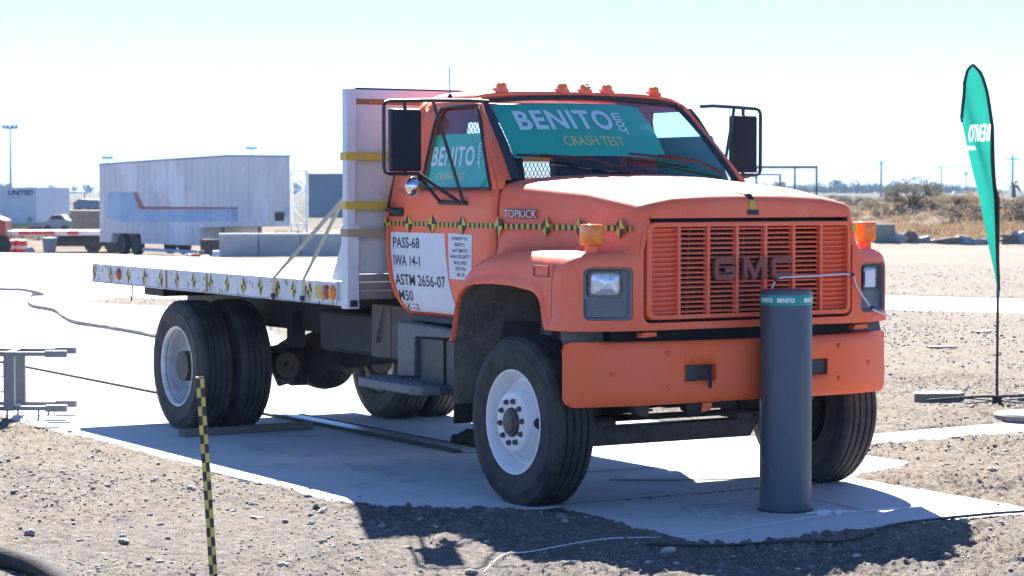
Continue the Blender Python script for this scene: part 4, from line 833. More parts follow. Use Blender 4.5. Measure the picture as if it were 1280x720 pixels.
# checkered stake
stk = stripes('yellow and black checks', (.56, .45, .10), (.025, .022, .025), 2, .088, (0, .019))
T_ = Vector(at(10.86, col_px(249, 10.86), 1.01)); B_ = Vector(at(10.86, col_px(266, 10.86), 0))
m = MB(); m.prism([(-.019, -.004), (.019, -.004), (.019, .0), (-.015, .0), (-.015, .032), (-.019, .032)], lambda a, b, t: (a, b, -.12+1.14*t)); so_ = m.build('marker_stake', stk, None, 0)
so_.location = B_; ax = (T_-B_).normalized(); rt3 = Vector((*RGT, 0)); so_.rotation_euler = Matrix((rt3-ax*rt3.dot(ax), ax.cross(rt3), ax)).transposed().to_euler(); tag(so_, 'yellow and black checkered angle-iron stake standing in the dirt', 'stake')
# steel rack at the left
rk = thing('steel_rack', 'grey galvanised steel rack standing on the concrete at the left edge', 'rack', at(19.1, col_px(10, 19.1), 0), RA)
def rb(name, *bs):
    m = MB()
    for b in bs: m.box(*b)
    return m.build(name, 'alu', rk, 0, bevel=.003)
for y in (0, .42):
    rb('post', (-.045, .045, y-.03, y+.03, .07, .56))
    for z in (.09, .54):
        rb('arm', (.045, .30, y-.018, y+.018, z-.018, z+.018)); rb('arm_sleeve', (.30, .475, y-.03, y+.03, z-.028, z+.028)); rb('cross_tube', (-1.5, -.045, y-.018, y+.018, z-.02, z+.02))
    for x in (-.02, .24, -.9): rb('foot', (x-.008, x+.008, y-.008, y+.008, 0, .075), (x-.03, x+.03, y-.03, y+.03, 0, .006))
for z in (.09, .54): rb('tie_tube', (-.02, .02, .03, .39, z-.02, z+.02)); rb('tie_tube', (-.9, -.86, .02, .40, z-.015, z+.015))
for z in (.22, .35): rb('rung', (-1.4, -.045, .0, .012, z, z+.012))
# feather flag
fg = thing('feather_flag', 'teal feather flag on a thin black pole with lettering seen reversed', 'flag', (-3.2, 5.70, gz(-3.2, 5.7)))
def fr(z): return interp(z, [.0, 1.0, 1.8, 2.43, 2.72, 2.85, 2.92, 2.955], [0, 0, -.005, -.057, -.13, -.195, -.255, -.32])
def flf(z): return interp(z, [.95, 1.8, 2.5, 2.6, 2.8, 2.90, 2.94, 2.955], [-.02, -.19, -.424, -.425, -.40, -.37, -.345, -.325])
def rip(y, z): return .018*math.sin((y*.9+z*.35)*26)*min(1, abs(y)*6)*(1-.3*math.sin(z*5))+.03*math.sin(z*2.2)
zs = list(np.linspace(.95, 2.20, 45))+list(np.linspace(2.204, 2.465, 84))+list(np.linspace(2.475, 2.955, 32)); NC = 120
Yc = np.array([[flf(z)+(fr(z)-flf(z))*k/NC for k in range(NC+1)] for z in zs]); m = MB(); m.grid([[(rip(y, z), y, z) for y in row] for row, z in zip(Yc, zs)])
fcy = (Yc[:-1, :-1]+Yc[1:, 1:]).ravel()/2; fcz = np.repeat((np.array(zs[:-1])+np.array(zs[1:]))/2, NC)
def inked(txt, wd, ht, y0, z0, sl, bold):            # which cells of the cloth carry dye: lettering runs towards -y, seen from behind
    vs_, fs_ = text2d(txt, 1, bold, 1.18); x1 = max(v[0] for v in vs_); ya = min(v[1] for v in vs_); yb = max(v[1] for v in vs_); Q = np.array([(x/x1*wd, (y-ya)/(yb-ya)*ht) for x, y in vs_])
    aa = y0-fcy; bb = fcz-z0+sl*aa; near_ = (aa > -.01) & (aa < wd+.01) & (bb > -.01) & (bb < ht+.01); hit = np.zeros(len(fcy), bool)
    for f in fs_:
        for k in range(1, len(f)-1):
            p, q, r = Q[f[0]], Q[f[k]], Q[f[k+1]]; cr = lambda u_, v_, X, Y_: (v_[0]-u_[0])*(Y_-u_[1])-(v_[1]-u_[1])*(X-u_[0])
            d1, d2, d3 = cr(p, q, aa, bb), cr(q, r, aa, bb), cr(r, p, aa, bb); hit |= near_ & (((d1 >= 0) & (d2 >= 0) & (d3 >= 0)) | ((d1 <= 0) & (d2 <= 0) & (d3 <= 0)))
    return hit
dye = inked('BENITO', .25, .15, -.09, 2.30, .05, .008) | inked('.com', .09, .035, -.26, 2.222, .05, .02)
m.mi = [int(h) for h in dye]; fc = m.build('cloth', ['flag', 'flagwhite'], fg, 60, recalc=False)
pole = [(0, 0, .04), (0, 0, 1.0), (.0, -.003, 1.8)]+[(rip(fr(z), z), fr(z), z) for z in np.linspace(1.9, 2.95, 20)]+[(rip(flf(z), z), flf(z), z) for z in (2.955, 2.94, 2.9, 2.8, 2.7, 2.6, 2.5, 2.46)]
m = MB(); m.tube(pole, [.012]*3+[.010]*(len(pole)-3), 7); m.build('pole', 'flagdark', fg)
m = MB()
for sx in (-.003, .003): m.grid([[(rip(fr(z), z)+sx, fr(z)+.004, z), (rip(fr(z)-.03, z)+sx, fr(z)-.03, z)] for z in np.linspace(1.0, 2.94, 50)]); m.grid([[(rip(flf(z), z)+sx, flf(z)-.004, z), (rip(flf(z), z)+sx, flf(z)+.022, z)] for z in np.linspace(2.5, 2.945, 20)])
m.build('sleeve', 'flagdark', fg, 60)
m = MB()
for d in (R(10), R(100)): m.bar((-.42*math.cos(d), -.42*math.sin(d), .035), (.42*math.cos(d), .42*math.sin(d), .035), .025, .012)
m.box(-.03, .03, -.03, .03, .0, .08); m.build('cross_base', 'flagdark', fg, 0)
m = MB(); m.tube([(-.2, -.62, .05), (-.05, -.2, .075), (.05, .25, .07)], .012, 6); m.build('base_rod', 'flagdark', fg)
def paver(x, y, rz, sx, sy, h, lab):
    m = MB(); m.prism([(-sx, -sy*.6), (-sx*.55, -sy), (sx*.6, -sy), (sx, -sy*.3), (sx*.9, sy), (-sx*.7, sy)], lambda a, b, t: (a, b, h*t)); o = m.build('paver', 'stoneslab', None, 0, bevel=.01); o.location = (x, y, gz(x, y)-.01); o.rotation_euler.z = rz; tag(o, lab, 'paver', 'concrete pavers weighing down the flag')
paver(-3.86, 5.60, RA+.1, .24, .16, .085, 'grey concrete paver to the left of the feather flag pole'); paver(-3.3, 6.32, RA-.3, .2, .15, .085, 'grey concrete paver to the right of the feather flag pole')
m = MB(); m.lathe([(.30, 0), (.31, .01), (.31, .045), (.29, .06), (.06, .065), (.05, .05), (.0001, .05)], 36, 'z'); o = m.build('round_base_plate', 'stoneslab', None, 30); o.location = (-2.16, 5.12, 0); tag(o, 'round concrete base plate on the narrow concrete lane, below the flag', 'base plate')
m = MB(); m.lathe([(.025, 0), (.025, .03), (.0001, .035)], 8, 'z'); 
# cables
def cable(name, pts, r, mat, label, n=6, cat='cable'):
    # smooth through the points
    P = [Vector(p) for p in pts]; Q = []
    for i in range(len(P)-1):
        p0, p1, p2, p3 = P[max(i-1, 0)], P[i], P[i+1], P[min(i+2, len(P)-1)]
        for k in range(8):
            t = k/8; Q.append(.5*((2*p1)+(p2-p0)*t+(2*p0-5*p1+4*p2-p3)*t*t+(3*p1-p0-3*p2+p3)*t**3))
    m = MB(); m.tube(Q+[P[-1]], r, n); return tag(m.build(name, mat, None, 60), label, cat)
def gp(x, y, r, h=0): return (x, y, max(gz(x, y), -.001)+r+h)
cable('sensor_cable', [(.87, .13, 1.28), (.885, .17, 1.36), (.885, .3, 1.37), (.885, .45, 1.372), (.885, .58, 1.378), (.88, .74, 1.372), (.86, .80, 1.30), (.85, .92, 1.17), (.80, 1.05, 1.125), (.72, 1.19, 1.10)], .006, 'cablewhite', 'thin white cable strung across the truck grille towards the far headlight')
for p in ((.892, .16, 1.355), (.86, .92, 1.17), (.888, .74, 1.375)):
    m = MB(); m.obox(p, .012, .022, .022); m.build('cable_clip', 'cableblack', bpy.data.objects['sensor_cable'], 0)
cable('ground_wire', [gp(x, y, .004, .006) for x, y in ((2.15, -2.6), (1.75, -2.25), (1.71, -2.05), (1.62, -1.55), (1.68, -1.1), (1.66, -.82), (1.55, -.4), (1.43, .1), (1.40, .5), (1.48, .95), (1.58, 1.3))], .003, 'cablewhite', 'thin white wire lying across the dirt and concrete pad in front of the truck')
cable('power_cable', [gp(x, y, .008, .010) for x, y in ((1.95, -1.5), (2.1, -1.3), (2.22, -1.1), (2.33, -.8), (2.36, -.47), (2.22, -.1), (2.13, .3), (2.1, .8), (1.99, 1.25), (2.0, 2.2), (2.2, 3.5))], .0085, 'cableblack', 'black power cable lying along the front edge of the concrete pad')
cable('thin_black_cable', [gp(x, y, .007, .012) for x, y in ((2.05, .75), (1.98, 1.3), (1.9, 1.9), (1.8, 3.0))], .007, 'cableblack', 'thin black cable running off to the right beside the power cable')
cable('long_hose', [(x, y, .03) for x, y in ((-33, 5.9), (-30.2, 5.75), (-29.7, 6.0), (-27.9, 5.75), (-27.5, 5.4), (-26.6, 5.05), (-24, 4.2), (-22.4, 4.0), (-20.2, 3.4), (-19, 3.13), (-17.7, 3.1), (-16.7, 3.05), (-15.6, 2.95), (-12, 2.6), (-9, 2.2))], .028, MT['tar'], 'long dark hose winding over the pale concrete behind the rear wheels', 6, 'hose')
cable('drain_hose', [gp(x, y, .05, -.005) for x, y in ((-.4, -5.15), (.2, -4.82), (.60, -4.64), (1.0, -4.57), (1.5, -4.57), (2.4, -4.7))], .05, 'flap', 'thick dark hose end curving out of the dirt at lower left', 12, 'hose')
for x, y, r in ((1.41, .13, .02), (1.44, .17, .016)):
    pass
m = MB(); m.obox((1.40, .12, .02), .05, .06, .03, Matrix.Rotation(.4, 3, 'Z')); m.obox((1.42, .21, .018), .04, .05, .026, Matrix.Rotation(1., 3, 'Z')); m.tube([(1.33, .05, .012), (1.39, .12, .02), (1.42, .22, .02), (1.40, .3, .012)], .007, 6); tag(m.build('cable_connector', 'cablewhite', None, 0, bevel=.005), 'small white cable connector lying on the pad beside the bollard', 'connector')
for i, (x, y, a_) in enumerate(((-.2, -2.75, .3), (.33, -1.32, .9))):
    m = MB(); m.obox((x, y, gz(x, y)+.012), .10, .02, .006, Matrix.Rotation(a_, 3, 'Z')); tag(m.build('marking_flag', M('red plastic', (.5, .06, .03), .5), None, 0), ('scrap of red ribbon on the sunlit dirt left of the front wheel', 'scrap of red ribbon at the foot of the front tyre')[i], 'ribbon')
# stones and gravel
def stone_mesh(seed, sub=2):
    bm = bmesh.new(); bmesh.ops.create_icosphere(bm, subdivisions=sub, radius=1); r = random.Random(seed); o_ = Vector((r.uniform(0, 50),)*3)
    cuts = [(Vector((r.gauss(0, 1), r.gauss(0, 1), r.gauss(0, 1))).normalized(), r.uniform(.55, .85)) for _ in range(7)]
    for v in bm.verts:
        p = v.co.copy()
        for n_, d in cuts:
            e = p.dot(n_)-d
            if e > 0: p -= n_*e*.9
        v.co = p*(1+.12*mnoise.noise(p*2+o_)); v.co.z *= .62
    me = bpy.data.meshes.new('stone'); bm.to_mesh(me); bm.free(); me.materials.append(STONE); return me
def stone_mat(name, per_island):
    m = bpy.data.materials.new(name); m.use_nodes = True; t = m.node_tree; p = t.nodes['Principled BSDF']; L = t.links.new
    if per_island: g_ = t.nodes.new('ShaderNodeNewGeometry'); src = g_.outputs['Random Per Island']
    else: g_ = t.nodes.new('ShaderNodeObjectInfo'); src = g_.outputs['Random']
    cr = t.nodes.new('ShaderNodeValToRGB'); e = cr.color_ramp.elements; e[0].color = (.15, .135, .12, 1); e[1].color = (.46, .42, .37, 1); e.new(.3).color = (.23, .205, .18, 1); e.new(.65).color = (.33, .285, .24, 1)
    L(src, cr.inputs[0]); tc = t.nodes.new('ShaderNodeTexCoord'); nz = t.nodes.new('ShaderNodeTexNoise'); nz.inputs['Scale'].default_value = 3 if not per_island else 60; L(tc.outputs['Object'], nz.inputs['Vector'])
    mr = t.nodes.new('ShaderNodeMapRange'); mr.inputs[3].default_value = .6; mr.inputs[4].default_value = 1.3; L(nz.outputs[0], mr.inputs[0]); ml = t.nodes.new('ShaderNodeMix'); ml.data_type = 'RGBA'; ml.blend_type = 'MULTIPLY'; ml.inputs[0].default_value = 1; L(cr.outputs[0], ml.inputs[6]); L(mr.outputs[0], ml.inputs[7]); L(ml.outputs[2], p.inputs['Base Color']); p.inputs['Roughness'].default_value = .9; return m
STONE = stone_mat('stone', False)
SM = [stone_mesh(i) for i in range(6)]
def put_stone(x, y, r, lab, grp, k):
    o = link('stone', SM[k % 6]); o.location = (x, y, gz(x, y)+r*.18); o.scale = (r*random.uniform(.9, 1.3), r*random.uniform(.8, 1.1), r*random.uniform(.8, 1.1)); o.rotation_euler = (random.uniform(-.2, .2), random.uniform(-.2, .2), random.uniform(0, 6.3)); tag(o, lab, 'stone', grp)
put_stone(.80, -1.30, .05, 'round grey stone in the truck shadow beside the front tyre', 'loose stones', 1)
k = 0; R2 = random.Random(5); placed = 0
while placed < 90:
    d = R2.uniform(9.4, 17); s_ = R2.uniform(-.235, .235)*d; x, y, _ = at(d, s_, 0)
    P = min(float(sdist(P_, np.array([x]), np.array([y]))[0]) for _, P_ in SHEETS)
    if P < .12: continue
    left = s_ < 0 and x < 4 and y < -2.1
    put_stone(x, y, R2.choice((.016, .018, .022, .026, .03, .038)), 'small loose stone on the sunlit dirt left of the concrete' if left else 'small loose stone on the dirt to the right of the truck' if s_ > 0 and d > 13 else 'small loose stone on the dirt in front of the truck', 'loose stones', placed); placed += 1
# gravel: too many to count
ico_v = []; ph = (1+5**.5)/2
for a_, b_ in ((-1, ph), (1, ph), (-1, -ph), (1, -ph)): ico_v.append((a_, b_, 0))
for a_, b_ in ((-1, ph), (1, ph), (-1, -ph), (1, -ph)): ico_v.append((0, a_, b_))
for a_, b_ in ((ph, -1), (ph, 1), (-ph, -1), (-ph, 1)): ico_v.append((a_, 0, b_))
ico_v = np.array(ico_v)/np.hypot(1, ph); ico_f = np.array([(0, 11, 5), (0, 5, 1), (0, 1, 7), (0, 7, 10), (0, 10, 11), (1, 5, 9), (5, 11, 4), (11, 10, 2), (10, 7, 6), (7, 1, 8), (3, 9, 4), (3, 4, 2), (3, 2, 6), (3, 6, 8), (3, 8, 9), (4, 9, 5), (2, 4, 11), (6, 2, 10), (8, 6, 7), (9, 8, 1)])
NG = 125000; u = rng.random(NG); d = 8.6*(56/8.6)**(u**1.1); s_ = (rng.random(NG)-.5)*.49*d
gx_ = 11.992+FWD[0]*d+RGT[0]*s_; gy_ = -8.323+FWD[1]*d+RGT[1]*s_
clump = fbm(gx_, gy_, .9, 3, 61)+.5*fbm(gx_, gy_, 4., 2, 65)
sd_ = np.minimum.reduce([sdist(P_, gx_, gy_) for _, P_ in SHEETS]); keep = ((sd_ > .01) & (rng.random(NG) < np.clip(.5+1.3*clump, .1, 1))) | ((sd_ > -.25) & (rng.random(NG) < .05))
berm = (np.abs(gx_-2.2) < .4) & (gy_ > -2.2) & (gy_ < 1.6); keep |= berm & (sd_ > .0)
gx_, gy_, d, sd_ = gx_[keep], gy_[keep], d[keep], sd_[keep]; N_ = len(gx_)
size = np.exp(rng.normal(-5.5, .55, N_))*np.clip(d/13, .8, 2.2); size = np.minimum(size, .024)
gzv = np.where(sd_ < 0, .004, ground_z(gx_, gy_))
sc = size[:, None]*rng.uniform(.65, 1.25, (N_, 3)); sc[:, 2] *= .5
th = rng.uniform(0, 6.28, N_); vv = ico_v[None]*(1+rng.uniform(-.22, .22, (N_, 12, 1)))*sc[:, None, :]
c_, s2 = np.cos(th)[:, None], np.sin(th)[:, None]; vx = vv[..., 0]*c_-vv[..., 1]*s2; vy = vv[..., 0]*s2+vv[..., 1]*c_
vv = np.stack([vx+gx_[:, None], vy+gy_[:, None], vv[..., 2]+(gzv+size*.25)[:, None]], -1).reshape(-1, 3)
ff = (ico_f[None]+(np.arange(N_)*12)[:, None, None]).reshape(-1, 3)
me = bpy.data.meshes.new('gravel'); me.vertices.add(len(vv)); me.vertices.foreach_set('co', vv.ravel()); me.loops.add(ff.size); me.loops.foreach_set('vertex_index', ff.ravel().astype(np.int32)); me.polygons.add(len(ff)); me.polygons.foreach_set('loop_start', np.arange(0, ff.size, 3, dtype=np.int32)); me.update(calc_edges=True); me.materials.append(stone_mat('gravel stone', True))
o = link('gravel', me); o['kind'] = 'stuff'; tag(o, 'loose gravel and grit strewn over the dirt', 'gravel')
# a few flat scraps on the dirt to the right
for i, (d, px, a_) in enumerate(((27.5, 1178, .2), (30.5, 1232, .5))):
    x, y, z = at(d, col_px(px, d)); m = MB(); m.obox((0, 0, .02), .35, .12, .02); o = m.build('board_scrap', 'greywood', None, 0); o.location = (x, y, z); o.rotation_euler.z = RA+a_; tag(o, ('pale flat board lying on the dirt midway to the far road', 'small pale scrap on the dirt close to the flag pole')[i], 'debris')
# ================================================================== background yard on the left
BM = dict(trail=M('trailer side', (.64, .64, .64), .5, c2=(.52, .52, .52), scale=.5, thr=(.3, .7), c3=(.72, .73, .74), s3=.35, thr3=(.52, .6), bump=.05, bscale=3, streak=(1, 1, .4)), blue=M('faded blue', (.22, .38, .58), .5, c2=(.38, .50, .62), scale=.8), red=M('faded red', (.30, .09, .07), .6, c2=(.36, .2, .17), scale=2), rbright=M('red paint', (.55, .06, .035), .5), dk=M('dark steel', (.03, .032, .036), .6), steelb=M('blue grey steel', (.16, .21, .27), .6), tanb=M('tan boards', (.44, .33, .21), .8, c2=(.36, .27, .18), scale=2), grey=M('grey wall', (.24, .27, .31), .7, c2=(.21, .24, .28), scale=.3), whites=M('white steel', (.66, .67, .69), .5), conc3=M('old concrete', (.36, .36, .36), .9, c2=(.28, .28, .28), scale=1.2), concg=M('mossy concrete', (.17, .19, .15), .9, c2=(.25, .24, .20), scale=1.4), conct=M('concrete top', (.6, .6, .59), .9), wood=M('dark timber', (.07, .05, .04), .9, c2=(.12, .09, .07), scale=2), orange=M('orange machine paint', (.52, .09, .03), .5), wr=M('white barrier', (.66, .66, .66), .6), brownpile=M('brown spoil', (.22, .17, .13), .95, c2=(.14, .11, .09), scale=1.5))
TR = R(-176.27)
tr = thing('box_trailer', 'weathered pale drop-frame box trailer with blue and red stripe', 'trailer', (-72.71, 29.28, -.9), TR); Z = .9
out = [(0, .41), (2.56, .34), (2.58, -.40), (8.0, -.42), (8.1, .0), (10.9, .0), (11.0, -.42), (12.2, -.42), (12.2, 3.0), (6, 3.13), (0, 3.24)]
m = MB(); m.prism(out, lambda a, b, t: (a, -2.72*t, b+Z)); m.build('body', BM['trail'], tr, 0)
for u_ in np.arange(.45, 12.1, .56):
    zt = interp(u_, [0, 6, 12.2], [3.24, 3.13, 3.0])-.12; zb_ = .46 if u_ < 2.6 else (.05 if 8. < u_ < 11. else -.36); m = MB(); m.box(u_-.015, u_+.015, 0, .015, zb_+Z, zt+Z); m.build('side_rib', BM['trail'], tr, 0)
for y in (-.03, -.9, -1.8, -2.69): m = MB(); m.box(-.02, 0, y-.03, y+.03, .45+Z, 3.2+Z); m.build('end_rib', BM['trail'], tr, 0)
def decal(poly, mat, name='stripe', d=.018): m = MB(); m.prism(poly, lambda a, b, t: (a, d*t+.001, b+Z)); m.build(name, mat, tr, 0)
def edecal(poly, mat, name='stripe', d=.018): m = MB(); m.prism(poly, lambda a, b, t: (-d*t-.001, -a, b+Z)); m.build(name, mat, tr, 0)
decal([(11.4, .62), (11.31, 1.77), (8.74, 1.77), (8.2, 1.1), (7.8, .99), (0, 1.08), (0, .62), (8, .50), (9.6, .48)], BM['blue']); edecal([(0, .62), (.36, .64), (.36, 1.08), (0, 1.08)], BM['blue'])
decal([(8.75, 1.77), (8.35, 1.77), (7.8, 1.16), (0, 1.18), (0, 1.10), (7.9, 1.03), (8.25, 1.12)], BM['red'], d=.022); edecal([(0, 1.10), (.36, 1.10), (.36, 1.18), (0, 1.18)], BM['red'], d=.022)
edecal([(2.05, .62), (2.45, .62), (2.45, .98), (2.05, .98)], BM['dk'], 'placard', .03); edecal([(2.5, .8), (2.68, .8), (2.68, 1.15), (2.5, 1.15)], BM['blue'], 'placard', .03)
edecal([(.45, 2.62), (.62, 2.5), (.72, 2.75), (.6, 2.85)], BM['whites'], 'faded_mark', .012); edecal([(.75, 2.42), (2.1, 2.40), (2.1, 2.50), (.75, 2.52)], BM['trail'], 'faded_mark', .012)
m = MB(); m.prism([(-.02, 3.25), (6, 3.14), (12.22, 3.01), (12.22, 2.94), (6, 3.07), (-.02, 3.18)], lambda a, b, t: (a, .03-2.78*t, b+Z+.005)); m.build('roof_rail', BM['grey'], tr, 0)
for u_ in (8.75, 10.1):
    for y in (-.18, -2.4): m = MB(); m.lathe([(.0001, -.12), (.30, -.12), (.43, -.13), (.45, -.1), (.45, .1), (.43, .13), (.3, .1), (.0001, .08)], 22, 'y'); o = m.build('wheel', 'rubber', tr); o.location = (u_, y, .42)
m = MB(); m.box(3, 8, -.1, -.02, .18, .30); m.build('under_rail', BM['blue'], tr, 0)
for y in (-.5, -2.2): m = MB(); m.box(1.5, 1.62, y-.06, y+.06, .1, 1.3); m.build('landing_leg', BM['grey'], tr, 0)
# dark timber stack under the front end, block by it
tb = thing('timber_stack', 'dark stack of beams beneath the raised end of the box trailer', 'timber', at(88, col_px(300, 88)), RA)
for k in range(3): m = MB(); m.box(-1.5, 1.7, .3*k, .3*k+.27, .55, .95); m.build('beam', BM['wood'], tb, 0)
for x in (-1.2, 1.2): m = MB(); m.box(x-.15, x+.15, 0, .9, 0, .55); m.build('bearer', BM['wood'], tb, 0)
def simple(name, lab, cat, d, px, w_, dp, h, mat, rz=0, grp=None, z=None, bev=.02):
    x, y, zz = at(d, col_px(px, d)); zz = zz if z is None else z; m = MB(); m.prism([(-w_/2, 0), (w_/2, 0), (w_/2*.98, h), (-w_/2*.97, h*.99)], lambda a, b, t: (a, dp*t, b)); o = m.build(name, mat, None, 0, bevel=bev); o.location = (x, y, zz-.02); o.rotation_euler.z = RA+rz; return tag(o, lab, cat, grp)
simple('timber_block', 'tan square block beside the beams under the box trailer', 'block', 92, 255, .5, .5, .45, BM['tanb'])
simple('drum', 'small blue drum at the end of the long concrete barrier', 'drum', 72, 269, .2, .2, .35, BM['blue'])
# long concrete barrier, the light on its top face put into a paler slab
cb = thing('concrete_barrier', 'long grey concrete barrier with its bright top face in a paler colour behind the flatbed', 'barrier', at(66, col_px(274, 66)), RA+.06)
m = MB(); m.prism([(0, 0), (.5, 0), (.46, .62), (.05, .62)], lambda a, b, t: (4.6*t, a, b)); m.build('block', BM['conc3'], cb, 0); m = MB(); m.box(-.02, 4.62, .03, .48, .622, .66); m.build('cap', BM['conct'], cb, 0)
for u_ in (1.1, 2.3, 3.5): m = MB(); m.box(u_, u_+.02, -.002, .01, .02, .6); m.build('joint', BM['dk'], cb, 0)
# rubbish heap in front of the trailer
hp = thing('rubble_heap', 'small red and white rubble heap in front of the box trailer', 'rubble', at(70, col_px(247, 70)), RA)
for k in range(7): m = MB(); m.obox((random.uniform(-.3, .3), random.uniform(-.1, .2), .06+.03*(k % 3)), .26, .16, .08, Matrix.Rotation(random.uniform(0, 3), 3, 'Z') @ Matrix.Rotation(random.uniform(-.4, .4), 3, 'X')); m.build('chunk', (BM['rbright'] if k % 2 else BM['wr']), hp, 0, bevel=.01)
# flatbed trailer with red and white edge
ft_ = thing('flatbed_trailer', 'low flatbed trailer with red and white edge strip, left of the box trailer', 'trailer', at(105, col_px(8, 105)), RA+.08)
m = MB(); m.box(0, 4.35, 0, 2.4, .80, 1.02); m.build('deck', BM['wr'], ft_, 0)
for k in range(8): m = MB(); m.box(.02+k*.54, .53+k*.54, -.012, 0, .84, 1.0); m.build('edge_strip', (BM['rbright'] if k in (1, 2, 3, 5) else BM['wr']), ft_, 0)
m = MB(); m.box(1.6, 4.6, .5, .7, .3, .78); m.box(2.2, 4.3, .2, .3, .38, .55); m.build('chassis_beam', BM['dk'], ft_, 0)
m = MB(); m.box(4.25, 5.6, .0, 2.4, .70, .80); m.build('tail_deck', BM['dk'], ft_, 0)
for u_ in (3.85, 4.75):
    m = MB(); m.lathe([(.0001, -.12), (.2, -.12), (.36, -.13), (.40, -.1), (.40, .1), (.36, .13), (.0001, .1)], 18, 'y'); o = m.build('wheel', 'rubber', ft_); o.location = (u_, .25, .40)
m = MB(); m.lathe([(.24, 0), (.25, .02), (.32, .70), (.345, .72), (.345, .78), (.0001, .80)], 18, 'z'); o = m.build('waste_drum', BM['steelb'], None); o.location = at(101, col_px(62, 101)); tag(o, 'dark blue-grey waste drum in front of the flatbed trailer', 'drum')
for i, (px, d) in enumerate(((14, 103), (27, 103))):
    m = MB(); m.lathe([(.24, 0), (.27, .03), (.25, .2), (.26, .23), (.24, .40), (.25, .43), (.22, .62), (.0001, .64)], 16, 'z'); bd = m.build('traffic_drum', BM['rbright'], None); bd.location = at(d, col_px(px, d)); m = MB(); m.lathe([(.262, .24), (.252, .38)], 16, 'z'); m.build('white_band', BM['wr'], bd); tag(bd, ('orange traffic drum near the left edge of the yard', 'orange traffic drum next to the pale boulder in the yard')[i], 'traffic drum', 'traffic drums in the yard')
bm = bmesh.new(); bmesh.ops.create_icosphere(bm, subdivisions=2, radius=1)
for v in bm.verts: v.co *= 1+.3*mnoise.noise(v.co*1.8); v.co.x *= .32; v.co.y *= .3; v.co.z = max(-.1, v.co.z*.42)
me = bpy.data.meshes.new('boulder'); bm.to_mesh(me); bm.free(); me.materials.append(BM['conc3']); o = link('boulder', me); o.location = at(100, col_px(38, 100)); tag(o, 'pale rubble lump between the traffic drums and the waste drum', 'boulder')
# orange machine at the left edge
mc = thing('orange_machine', 'orange site machine cut off by the left edge of the picture', 'machine', at(100, col_px(-14, 100)), RA)
m = MB(); m.prism([(-1.2, .5), (.55, .5), (.72, .9), (.70, 1.55), (.2, 1.75), (-1.2, 1.75)], lambda a, b, t: (a, 1.4*t, b)); m.build('body', BM['orange'], mc, 0, bevel=.06)
m = MB(); m.box(.2, 1.0, .2, .5, .92, 1.1); m.build('white_pipe', BM['wr'], mc, 0, bevel=.05)
for u_ in (-.6, .45): m = MB(); m.lathe([(.0001, -.13), (.2, -.14), (.44, -.13), (.48, -.08), (.48, .1), (.0001, .1)], 18, 'y'); o = m.build('wheel', 'rubber', mc); o.location = (u_, .1, .48)
# second trailer further back with lettering
ut = thing('second_box_trailer', 'pale box trailer with dark company lettering at the far left', 'trailer', at(160, col_px(-60, 160)), RA)
m = MB(); m.box(0, 5.84, 0, 12, .55, 3.0); m.build('body', M('pale trailer', (.50, .53, .60), .5, c2=(.44, .47, .54), scale=.6), ut, 0); m = MB(); m.box(0, 6.3, -.1, 12, .28, .54); m.build('bed', BM['tanb'], ut, 0); m = MB(); m.box(.3, 5.5, .4, 11, -.3, .27); m.build('undercarriage', BM['dk'], ut, 0)
m = MB(); m.box(3.31, 3.37, -.03, 0, .56, 3.0); m.build('corner_post', BM['wr'], ut, 0); m = MB(); m.box(5.2, 5.55, -.03, 0, .65, .95); m.build('placard', BM['grey'], ut, 0)
lettering('UNITED', 1.75, .34, lambda a, b: (3.85+a+b*.25, -.02, 2.48+b), M('navy print', (.03, .06, .16), .5), ut, .05); lettering('VAN LINES', .95, .12, lambda a, b: (3.85+a, -.02, 2.24+b), BM['steelb'], ut)
# tan ribbed crate
cr_ = thing('ribbed_crate', 'tan ribbed crate standing behind the left end of the box trailer', 'crate', at(130, col_px(89, 130)), RA)
m = MB(); m.box(0, 2.4, 0, 2, 0, 1.62); m.build('box', BM['tanb'], cr_, 0)
for k in range(9): m = MB(); m.box(.02+k*.27, .12+k*.27, -.06, 0, .02, 1.55); m.build('rib', BM['tanb'], cr_, 0)
m = MB(); m.box(-.03, 2.43, -.08, 2.03, 1.56, 1.68); m.build('top_rail', BM['tanb'], cr_, 0)
# pipe portals
for i, (px, w_) in enumerate(((53, 1.75), (80, 1.8))):
    x, y, z = at(200, col_px(px, 200)); pf = thing('pipe_portal', ('left of two blue-grey pipe portals beyond the yard', 'right of two blue-grey pipe portals beyond the yard')[i], 'portal frame', (x, y, z), RA, 'pipe portals beyond the yard')
    H = 2.55+.05*i
    for u_ in (0, w_): m = MB(); m.tube([(u_, 0, 0), (u_, 0, H)], .05, 7); m.build('post', BM['steelb'], pf)
    m = MB(); m.tube([(-.05, 0, H), (w_+.05, 0, H)], .07, 7); m.build('crossbar', BM['steelb'], pf)
    m = MB(); m.tube([(0, 0, 1.6), (w_, 0, 1.7)], .025, 6); m.build('brace', BM['steelb'], pf)
